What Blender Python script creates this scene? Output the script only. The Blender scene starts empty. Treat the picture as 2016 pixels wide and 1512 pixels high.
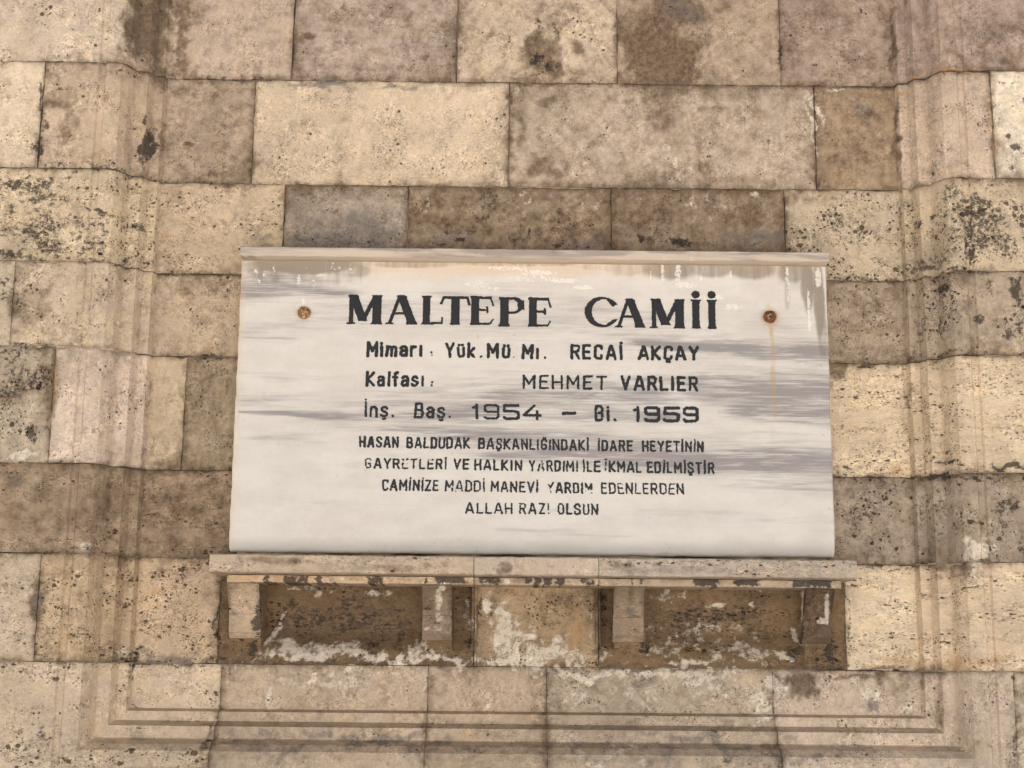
import bpy, math, random
import numpy as np
rng = np.random.default_rng(7)
D = bpy.data
SC = bpy.context.scene
COL = SC.collection
R = math.radians

# ------------------------------------------------------------------ camera
# Wall face is the plane y = 0, camera stands 4 m in front of it; z = 0 is eye height, the pavement lies at z = -1.6
DIST, FPX, W, H = 4.0, 2912.0, 2016.0, 1512.0
PITCH, YAW, ROLL = R(11.38), R(0.098), R(0.576)
GROUND = -1.6
cy_, sy_, cp_, sp_ = math.cos(YAW), math.sin(YAW), math.cos(PITCH), math.sin(PITCH)
FW = np.array([sy_ * cp_, cy_ * cp_, sp_]); RI0 = np.array([cy_, -sy_, 0.0]); UP0 = np.cross(RI0, FW)
RI = math.cos(ROLL) * RI0 + math.sin(ROLL) * UP0
UP = -math.sin(ROLL) * RI0 + math.cos(ROLL) * UP0
cam = D.cameras.new('camera'); cam.sensor_width = 36; cam.lens = FPX / W * 36; cam.clip_end = 2000
camo = D.objects.new('camera', cam); COL.objects.link(camo)
from mathutils import Matrix
camo.matrix_world = Matrix(((RI[0], UP[0], -FW[0], 0), (RI[1], UP[1], -FW[1], -DIST), (RI[2], UP[2], -FW[2], 0), (0, 0, 0, 1)))
SC.camera = camo


def at(px, py, v=0.0):
    """measurement in the photograph -> (x, z) on the plane standing v in front of the wall"""
    d = RI * ((px - W / 2) / FPX) - UP * ((py - H / 2) / FPX) + FW
    d = d * ((DIST - v) / d[1])
    return float(d[0]), float(d[2])


# ------------------------------------------------------------------ light
SUN_EL, SUN_AZ = R(58), R(12)
world = D.worlds.new("World"); SC.world = world; world.use_nodes = True
wn = world.node_tree
sky = wn.nodes.new('ShaderNodeTexSky'); sky.sky_type = 'NISHITA'; sky.sun_disc = False
sky.sun_elevation = SUN_EL; sky.sun_rotation = R(180) - SUN_AZ; sky.dust_density = 2.0
bg = wn.nodes['Background']; bg.inputs[1].default_value = 0.05
wn.links.new(sky.outputs[0], bg.inputs[0])
sun = D.lights.new('sun', 'SUN'); sun.energy = 4.5; sun.angle = R(0.5); sun.color = (1.0, 0.982, 0.968)
suno = D.objects.new('sun', sun); COL.objects.link(suno)
sd = np.array([math.sin(SUN_AZ) * math.cos(SUN_EL), -math.cos(SUN_AZ) * math.cos(SUN_EL), math.sin(SUN_EL)])
from mathutils import Vector
suno.rotation_euler = Vector(sd).to_track_quat('Z', 'Y').to_euler()
suno.location = (2, -10, 12)
SC.view_settings.view_transform = 'Standard'; SC.view_settings.look = 'None'
SC.view_settings.gamma = 1.0; SC.view_settings.exposure = 2.42
SC.cycles.max_bounces = 6; SC.cycles.diffuse_bounces = 4


# ------------------------------------------------------------------ small helpers
def lin(rgb):
    c = np.array(rgb, float) / 255.0
    return np.where(c <= 0.04045, c / 12.92, ((c + 0.055) / 1.055) ** 2.4)


def sstep(a, b, x):
    t = np.clip((x - a) / (b - a), 0, 1)
    return t * t * (3 - 2 * t)


def _hash(ix, iy, seed):
    h = (ix.astype(np.int64) * 374761393 + iy.astype(np.int64) * 668265263 + seed * 974634777) & 0xFFFFFFFF
    h = ((h ^ (h >> 13)) * 1274126177) & 0xFFFFFFFF
    return ((h ^ (h >> 16)) & 0xFFFF) / 65535.0


def vnoise(x, y, seed=0):
    ix, iy = np.floor(x), np.floor(y)
    fx, fy = x - ix, y - iy
    fx = fx * fx * (3 - 2 * fx); fy = fy * fy * (3 - 2 * fy)
    a = _hash(ix, iy, seed); b = _hash(ix + 1, iy, seed); c = _hash(ix, iy + 1, seed); d = _hash(ix + 1, iy + 1, seed)
    return a + (b - a) * fx + (c - a) * fy + (a - b - c + d) * fx * fy


def fbm(x, y, seed=0, oct=4):
    s, a, t = 0.0, 0.5, 0.0
    for k in range(oct):
        s = s + a * vnoise(x * 2 ** k + 17.3 * k, y * 2 ** k - 9.1 * k, seed + k); t += a; a *= 0.5
    return s / t


def tag(o, label=None, cat=None, group=None, kind=None):
    if label: o['label'] = label
    if cat: o['category'] = cat
    if group: o['group'] = group
    if kind: o['kind'] = kind
    return o


def empty(name, loc):
    o = D.objects.new(name, None); COL.objects.link(o); o.location = loc; o.empty_display_size = 0.2
    return o


def mesh_obj(name, V, F, mat, parent=None, attrs=None, smooth=True):
    """V (n,3); F list of faces or (m,4) array; attrs name -> (n,4) array"""
    me = D.meshes.new(name)
    V = np.asarray(V, float)
    if isinstance(F, np.ndarray):
        n, k = F.shape
        me.vertices.add(len(V)); me.vertices.foreach_set('co', V.astype(np.float32).ravel())
        me.loops.add(n * k); me.loops.foreach_set('vertex_index', F.astype(np.int32).ravel())
        me.polygons.add(n); me.polygons.foreach_set('loop_start', (np.arange(n) * k).astype(np.int32))
        me.update(calc_edges=True)
    else:
        me.from_pydata(V.tolist(), [], [list(map(int, f)) for f in F])
    for an, arr in (attrs or {}).items():
        a = me.attributes.new(an, 'FLOAT_COLOR', 'POINT')
        a.data.foreach_set('color', np.asarray(arr, np.float32).ravel())
    me.polygons.foreach_set('use_smooth', np.full(len(me.polygons), smooth))
    if mat: me.materials.append(mat)
    me.validate(); me.update()
    o = D.objects.new(name, me); COL.objects.link(o)
    if parent is not None:
        o.parent = parent
        o.location = -parent.location
    return o


# ------------------------------------------------------------------ node helper
class NT:
    def __init__(s, name):
        s.m = D.materials.new(name); s.m.use_nodes = True; s.t = s.m.node_tree
        s.t.nodes.clear()
        s.out = s.t.nodes.new('ShaderNodeOutputMaterial'); s.b = s.t.nodes.new('ShaderNodeBsdfPrincipled')
        s.t.links.new(s.b.outputs[0], s.out.inputs[0])
        s.tc = s.t.nodes.new('ShaderNodeTexCoord')
        s.P = s.tc.outputs['Object']

    def plug(s, v, sock):
        if isinstance(v, bpy.types.NodeSocket): s.t.links.new(v, sock)
        elif v is not None:
            try: sock.default_value = v
            except Exception: sock.default_value = (*v, 1.0)

    def math(s, op, a, b=None, c=None, clamp=False):
        n = s.t.nodes.new('ShaderNodeMath'); n.operation = op; n.use_clamp = clamp
        for i, v in enumerate((a, b, c)):
            if v is not None: s.plug(v, n.inputs[i])
        return n.outputs[0]

    def add(s, a, b): return s.math('ADD', a, b)
    def sub(s, a, b): return s.math('SUBTRACT', a, b)
    def mul(s, a, b): return s.math('MULTIPLY', a, b)

    def sstep(s, a, b, x):
        n = s.t.nodes.new('ShaderNodeMapRange'); n.interpolation_type = 'SMOOTHSTEP'
        s.plug(x, n.inputs[0]); s.plug(a, n.inputs[1]); s.plug(b, n.inputs[2])
        return n.outputs[0]

    def vmul(s, v, w):
        n = s.t.nodes.new('ShaderNodeVectorMath'); n.operation = 'MULTIPLY'
        s.plug(v, n.inputs[0]); s.plug(w, n.inputs[1]); return n.outputs[0]

    def vadd(s, v, w):
        n = s.t.nodes.new('ShaderNodeVectorMath'); n.operation = 'ADD'
        s.plug(v, n.inputs[0]); s.plug(w, n.inputs[1]); return n.outputs[0]

    def vscale(s, v, k):
        n = s.t.nodes.new('ShaderNodeVectorMath'); n.operation = 'SCALE'
        s.plug(v, n.inputs[0]); s.plug(k, n.inputs['Scale']); return n.outputs[0]

    def comb(s, x, y, z):
        n = s.t.nodes.new('ShaderNodeCombineXYZ')
        for i, v in enumerate((x, y, z)): s.plug(v, n.inputs[i])
        return n.outputs[0]

    def noise(s, v, scale, detail=4, rough=0.55, dist=0.0):
        n = s.t.nodes.new('ShaderNodeTexNoise'); s.plug(v, n.inputs['Vector'])
        n.inputs['Scale'].default_value = scale; n.inputs['Detail'].default_value = detail
        n.inputs['Roughness'].default_value = rough; n.inputs['Distortion'].default_value = dist
        return n

    def voro(s, v, scale):
        n = s.t.nodes.new('ShaderNodeTexVoronoi'); s.plug(v, n.inputs['Vector']); n.inputs['Scale'].default_value = scale
        return n

    def attr(s, name):
        n = s.t.nodes.new('ShaderNodeAttribute'); n.attribute_name = name; return n

    def sep(s, c):
        n = s.t.nodes.new('ShaderNodeSeparateColor'); s.plug(c, n.inputs[0]); return n.outputs

    def mix(s, f, a, b, mode='MIX'):
        n = s.t.nodes.new('ShaderNodeMix'); n.data_type = 'RGBA'; n.blend_type = mode
        s.plug(f, n.inputs[0]); s.plug(a, n.inputs[6]); s.plug(b, n.inputs[7]); return n.outputs[2]

    def bump(s, h, strength, dist):
        n = s.t.nodes.new('ShaderNodeBump'); n.inputs['Strength'].default_value = strength
        n.inputs['Distance'].default_value = dist; s.plug(h, n.inputs['Height']); return n.outputs[0]


def C3(rgb): return (*[float(v) for v in lin(rgb)], 1.0)


# ------------------------------------------------------------------ materials
def stone_material():
    n = NT('weathered_travertine')
    base = n.attr('base'); m1 = n.attr('m1'); m2 = n.attr('m2')
    br, bk, wh = n.sep(m1.outputs['Color'])[:3]; oc = m1.outputs['Alpha']
    pit, hz, gr = n.sep(m2.outputs['Color'])[:3]; big = m2.outputs['Alpha']
    P = n.P
    warp = n.noise(P, 28, 3, 0.6)
    wv = n.vscale(n.vadd(warp.outputs['Color'], (-0.5, -0.5, -0.5)), 0.016)
    Pw = n.vadd(P, wv)
    st = n.comb(n.math('MULTIPLY_ADD', hz, -0.52, 1.0), 1.0, n.math('MULTIPLY_ADD', hz, 0.35, 1.0))
    Ps = n.vmul(Pw, st)
    bed = n.vmul(n.vadd(P, n.vscale(wv, 0.5)), n.comb(n.math('MULTIPLY_ADD', hz, -0.75, 1.0), 1.0, n.math('MULTIPLY_ADD', hz, 2.2, 1.0)))
    lo = n.noise(P, 9, 5, 0.6).outputs[0]
    mid = n.noise(Ps, 42, 7, 0.68).outputs[0]
    fine = n.noise(Ps, 190, 4, 0.6).outputs[0]
    clus = n.noise(bed, 10, 4, 0.6).outputs[0]
    # tonal mottling
    v = n.math('MULTIPLY_ADD', n.sub(lo, 0.5), 0.55, 1.0)
    rg = n.math('MULTIPLY_ADD', n.sstep(0.38, 0.66, clus), 0.95, 0.45)      # smooth and rough areas
    w = n.mul(n.sub(mid, 0.5), 1.1)
    w = n.add(w, n.mul(n.sub(n.noise(Ps, 95, 4, 0.65).outputs[0], 0.5), 0.85))
    w = n.add(w, n.mul(n.sub(fine, 0.5), 0.65))
    v = n.add(v, n.mul(w, rg))
    col = n.mix(1.0, base.outputs['Color'], n.comb(v, v, v), 'MULTIPLY')
    # warm/pink drift
    hue = n.noise(P, 16, 4, 0.6).outputs[0]
    col = n.mix(n.mul(n.sstep(0.50, 0.80, hue), 0.35), col, n.mix(1.0, col, (1.06, 0.97, 0.96, 1), 'MULTIPLY'))
    col = n.mix(n.mul(n.sstep(0.55, 0.30, hue), 0.5), col, n.mix(1.0, col, (1.05, 1.0, 0.86, 1), 'MULTIPLY'))
    # soft brown dirt in the mottling of every stone, and the shade painted by the left bracket
    nb = n.noise(P, 24, 7, 0.7).outputs[0]
    fb = n.sstep(0.10, 1.05, n.add(n.add(br, 0.02), n.mul(n.sub(nb, 0.5), 2.1)))
    tn = n.noise(P, 55, 6, 0.7).outputs[0]
    bcol = n.mix(n.sstep(0.36, 0.64, tn), C3((82, 65, 49)), C3((120, 98, 75)))
    col = n.mix(n.mul(fb, 0.88), col, n.mix(1.0, bcol, n.comb(v, v, v), 'MULTIPLY'))
    # painted shade of the bottom moulding, and grey film
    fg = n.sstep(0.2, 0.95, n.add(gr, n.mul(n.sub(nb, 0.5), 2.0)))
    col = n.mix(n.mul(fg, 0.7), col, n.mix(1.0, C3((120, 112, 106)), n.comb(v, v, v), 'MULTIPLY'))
    # ochre / rust, and the bounce light painted under the ledge
    fo = n.sstep(0.3, 0.85, n.add(oc, n.mul(n.sub(nb, 0.5), 1.2)))
    col = n.mix(n.mul(fo, 0.5), col, n.mix(1.0, C3((190, 148, 102)), n.comb(v, v, v), 'MULTIPLY'))
    # white bloom
    nw = n.noise(Pw, 44, 8, 0.70).outputs[0]
    fw = n.sstep(0.36, 0.86, n.add(wh, n.mul(n.sub(nw, 0.5), 2.6)))
    col = n.mix(n.mul(fw, 0.78), col, n.mix(1.0, C3((224, 208, 186)), n.comb(v, v, v), 'MULTIPLY'))
    # black crust, and the shade painted on bracket cheeks
    nk = n.noise(Ps, 80, 8, 0.78).outputs[0]
    fk = n.sstep(0.44, 0.80, n.add(bk, n.mul(n.sub(nk, 0.5), 3.2)))
    col = n.mix(n.mul(fk, 0.86), col, n.mix(1.0, C3((50, 44, 40)), n.comb(v, v, v), 'MULTIPLY'))

    # pits: three sizes of holes, clustered, stretched along the bedding where the stone is cut across it
    def pits(scale, rmax, dens, cmin):
        vo = n.voro(Ps, scale)
        rnd = n.sep(vo.outputs['Color'])
        keep = n.math('MULTIPLY', dens, n.sstep(cmin, cmin + 0.25, clus))
        r = n.mul(n.math('SUBTRACT', keep, rnd[0]), rmax * 2.2)
        r = n.math('MINIMUM', r, n.math('MULTIPLY_ADD', rnd[1], rmax * 0.7, rmax * 0.3))
        edge = n.sub(r, vo.outputs['Distance'])
        return n.sstep(-0.01, 0.07, n.add(edge, n.mul(n.sub(fine, 0.5), 0.20)))
    p1 = pits(46, 0.42, n.mul(big, 1.25), 0.42)
    p2 = pits(92, 0.42, n.math('MULTIPLY_ADD', big, 0.5, n.math('MULTIPLY_ADD', pit, 1.5, -0.10)), 0.42)
    p3 = pits(200, 0.46, n.math('MULTIPLY_ADD', pit, 1.2, 0.02), 0.34)
    pa = n.math('MAXIMUM', p1, n.math('MAXIMUM', p2, n.mul(p3, 0.7)))
    col = n.mix(n.mul(pa, 0.88), col, n.mix(1.0, col, (0.15, 0.115, 0.10, 1), 'MULTIPLY'))
    # tool-marked light grains
    gl = n.sstep(0.62, 0.78, n.noise(P, 330, 2, 0.5).outputs[0])
    col = n.mix(n.mul(gl, 0.22), col, (0.72, 0.62, 0.50, 1))
    n.plug(col, n.b.inputs['Base Color'])
    n.b.inputs['Roughness'].default_value = 0.92
    n.b.inputs['Specular IOR Level'].default_value = 0.25
    h = n.add(n.mul(mid, 0.5), n.mul(fine, 0.28))
    h = n.sub(h, n.mul(pa, 0.9))
    h = n.add(h, n.mul(fw, 0.25))
    n.plug(n.bump(h, 0.9, 0.006), n.b.inputs['Normal'])
    return n.m


def marble_material():
    n = NT('weathered_white_marble')
    base = n.attr('base'); m1 = n.attr('m1'); m2 = n.attr('m2')
    vein, dirt, wh = n.sep(m1.outputs['Color'])[:3]; rust = m1.outputs['Alpha']
    warm, film_shade, _ = n.sep(m2.outputs['Color'])[:3]
    P = n.P
    streak = n.noise(n.vmul(P, (5.0, 5.0, 60.0)), 1.0, 6, 0.62, 0.6).outputs[0]
    cloud = n.noise(n.vmul(P, (7.0, 7.0, 16.0)), 1.0, 6, 0.6).outputs[0]
    drip = n.noise(n.vmul(P, (52.0, 52.0, 9.0)), 1.0, 5, 0.6).outputs[0]
    fine = n.noise(P, 260, 4, 0.6).outputs[0]
    grain = n.noise(P, 55, 6, 0.7).outputs[0]
    col = n.mix(n.mul(n.sstep(0.35, 0.72, cloud), 0.5), base.outputs['Color'], C3((194, 188, 181)))
    fv = n.sstep(0.04, 1.0, n.add(vein, n.mul(n.add(n.mul(n.sub(streak, 0.5), 2.2), n.mul(n.sub(n.noise(n.vmul(P, (9.0, 9.0, 190.0)), 1.0, 5, 0.65, 0.4).outputs[0], 0.5), 1.8)), n.math('MULTIPLY_ADD', vein, 1.1, 0.14))))
    col = n.mix(n.mul(fv, 0.95), col, C3((136, 132, 134)))
    col = n.mix(n.mul(warm, n.math('MULTIPLY_ADD', cloud, 0.8, 0.25)), col, C3((214, 186, 150)))
    fd = n.sstep(0.22, 0.92, n.add(dirt, n.mul(n.sub(drip, 0.5), 0.8)))
    col = n.mix(n.mul(fd, 0.74), col, C3((116, 100, 79)))
    col = n.mix(n.mul(n.sstep(0.2, 0.9, n.add(film_shade, n.mul(n.sub(grain, 0.5), 0.5))), 0.6), col, C3((150, 138, 122)))
    fr = n.sstep(0.12, 0.95, n.add(rust, n.mul(n.mul(n.sub(grain, 0.5), 0.9), rust)))
    col = n.mix(n.mul(fr, 0.55), col, C3((188, 146, 92)))
    nw = n.noise(P, 120, 6, 0.7).outputs[0]
    fw = n.sstep(0.45, 0.62, n.add(wh, n.mul(n.sub(nw, 0.5), 2.6)))
    col = n.mix(n.mul(fw, 0.65), col, C3((240, 232, 220)))
    k = n.math('MULTIPLY_ADD', n.sub(fine, 0.5), 0.10, 1.0)
    k = n.add(k, n.mul(n.sub(grain, 0.5), 0.12))
    col = n.mix(1.0, col, n.comb(k, k, k), 'MULTIPLY')
    # hair cracks and tiny chips
    chip = n.sstep(0.70, 0.76, n.noise(P, 75, 2, 0.5).outputs[0])
    col = n.mix(n.mul(chip, 0.18), col, C3((120, 108, 96)))
    n.plug(col, n.b.inputs['Base Color'])
    n.b.inputs['Roughness'].default_value = 0.6
    n.b.inputs['Specular IOR Level'].default_value = 0.3
    n.plug(n.bump(n.add(n.mul(grain, 0.5), n.mul(fw, 0.5)), 0.35, 0.002), n.b.inputs['Normal'])
    return n.m


def paint_material():
    n = NT('worn_black_letter_paint')
    g = n.noise(n.P, 170, 5, 0.7).outputs[0]
    w = n.sstep(0.60, 0.72, n.noise(n.P, 110, 6, 0.75).outputs[0])
    col = n.mix(g, C3((12, 12, 15)), C3((30, 30, 34)))
    col = n.mix(n.mul(w, 0.4), col, C3((96, 94, 92)))
    n.plug(col, n.b.inputs['Base Color']); n.b.inputs['Roughness'].default_value = 0.55
    n.plug(n.bump(g, 0.5, 0.001), n.b.inputs['Normal'])
    return n.m


def rust_material(name='rusted_iron', dark=(46, 27, 18), light=(142, 84, 48)):
    n = NT(name)
    g = n.noise(n.P, 130, 6, 0.7).outputs[0]
    h = n.noise(n.P, 90, 4, 0.6).outputs[0]
    col = n.mix(n.sstep(0.35, 0.65, g), C3(dark), C3(light))
    col = n.mix(n.mul(n.sstep(0.52, 0.66, h), 0.8), col, C3((206, 180, 148)))
    n.plug(col, n.b.inputs['Base Color']); n.b.inputs['Roughness'].default_value = 0.85
    n.plug(n.bump(g, 0.9, 0.003), n.b.inputs['Normal'])
    return n.m


def plain_material(name, a, b, scale, rough=0.9):
    n = NT(name)
    g = n.noise(n.P, scale, 7, 0.65).outputs[0]
    n.plug(n.mix(n.sstep(0.3, 0.7, g), C3(a), C3(b)), n.b.inputs['Base Color'])
    n.b.inputs['Roughness'].default_value = rough
    n.plug(n.bump(g, 0.5, 0.004), n.b.inputs['Normal'])
    return n.m


def paving_material():
    n = NT('pale_paving')
    br = n.t.nodes.new('ShaderNodeTexBrick')
    n.plug(n.P, br.inputs['Vector']); br.inputs['Scale'].default_value = 1.0
    br.inputs['Brick Width'].default_value = 0.6; br.inputs['Row Height'].default_value = 0.4
    br.inputs['Mortar Size'].default_value = 0.006
    br.inputs['Color1'].default_value = C3((178, 174, 170)); br.inputs['Color2'].default_value = C3((168, 164, 160))
    br.inputs['Mortar'].default_value = C3((112, 106, 98))
    g = n.noise(n.P, 6, 8, 0.7).outputs[0]
    k = n.math('MULTIPLY_ADD', n.sub(g, 0.5), 0.6, 1.0)
    n.plug(n.mix(1.0, br.outputs['Color'], n.comb(k, k, k), 'MULTIPLY'), n.b.inputs['Base Color'])
    n.b.inputs['Roughness'].default_value = 0.9
    return n.m


def mortar_material():
    n = NT('joint_mortar')
    g = n.noise(n.P, 40, 7, 0.65).outputs[0]
    w = n.noise(n.P, 2.6, 3, 0.5).outputs[0]
    col = n.mix(n.sstep(0.3, 0.7, g), C3((48, 41, 36)), C3((86, 75, 64)))
    pale = n.mix(n.sstep(0.3, 0.7, g), C3((150, 132, 108)), C3((196, 178, 150)))
    n.plug(n.mix(n.sstep(0.47, 0.55, w), col, pale), n.b.inputs['Base Color'])
    n.b.inputs['Roughness'].default_value = 0.95
    n.plug(n.bump(g, 0.5, 0.004), n.b.inputs['Normal'])
    return n.m


M_STONE, M_MARBLE, M_PAINT, M_RUST = stone_material(), marble_material(), paint_material(), rust_material()
M_MORTAR = mortar_material()
M_UNSEEN_PORCH = plain_material('unseen_porch_dark', (76, 68, 60), (92, 84, 74), 3)  # dark so the added ceiling and beam bounce little light

# ------------------------------------------------------------------ measured grid of the wall
XL, XR = -0.9905, 1.097            # recess edges
ZJ = [1.690, 1.376, 1.110, 0.874, 0.556, 0.318, 0.039]   # bed joints
ZB = -0.0775                       # foot of the recess
VO = 0.117                         # how far the surround stands proud of the recess
PU = np.array([-9, 0.0, .007, .031, .0435, .074, .077, .088, .104, .122, .144, .149, .163, .168, 9])
PV = np.array([0, 0.0, .023, .023, .056, .056, .060, .088, .110, .1165, VO, VO - .006, VO - .006, VO, VO])


HOLLOW = [(at(517, 1200)[0], at(832, 1200)[0], at(700, 1146)[1], at(700, 1235)[1], at(700, 1291)[1], .05),
          (at(890, 1200)[0], at(929, 1200)[0], at(900, 1146)[1], at(900, 1250)[1], at(900, 1285)[1], .03),
          (at(938, 1200)[0], at(1174, 1200)[0], at(1050, 1146)[1], at(1050, 1200)[1], at(1050, 1300)[1], .018),
          (at(1182, 1200)[0], at(1209, 1200)[0], at(1190, 1146)[1], at(1190, 1250)[1], at(1190, 1285)[1], .03),
          (at(1270, 1200)[0], at(1582, 1200)[0], at(1420, 1148)[1], at(1420, 1235)[1], at(1420, 1302)[1], .05)]


def prof(x, z):
    u = np.maximum(np.maximum(XL - x, x - XR), ZB - z)
    v = np.interp(u, PU, PV)
    # stones hollowed out between the brackets, sweeping forward again at the foot
    for a, b, top, knee, foot, dep in HOLLOW:
        m = np.clip((x - a) / .004, 0, 1) * np.clip((b - x) / .004, 0, 1) * np.clip((top - z) / .004, 0, 1)
        t = np.clip((z - foot) / (knee - foot), 0, 1)
        v = v - dep * m * t * t * (3 - 2 * t)
    return v


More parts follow.
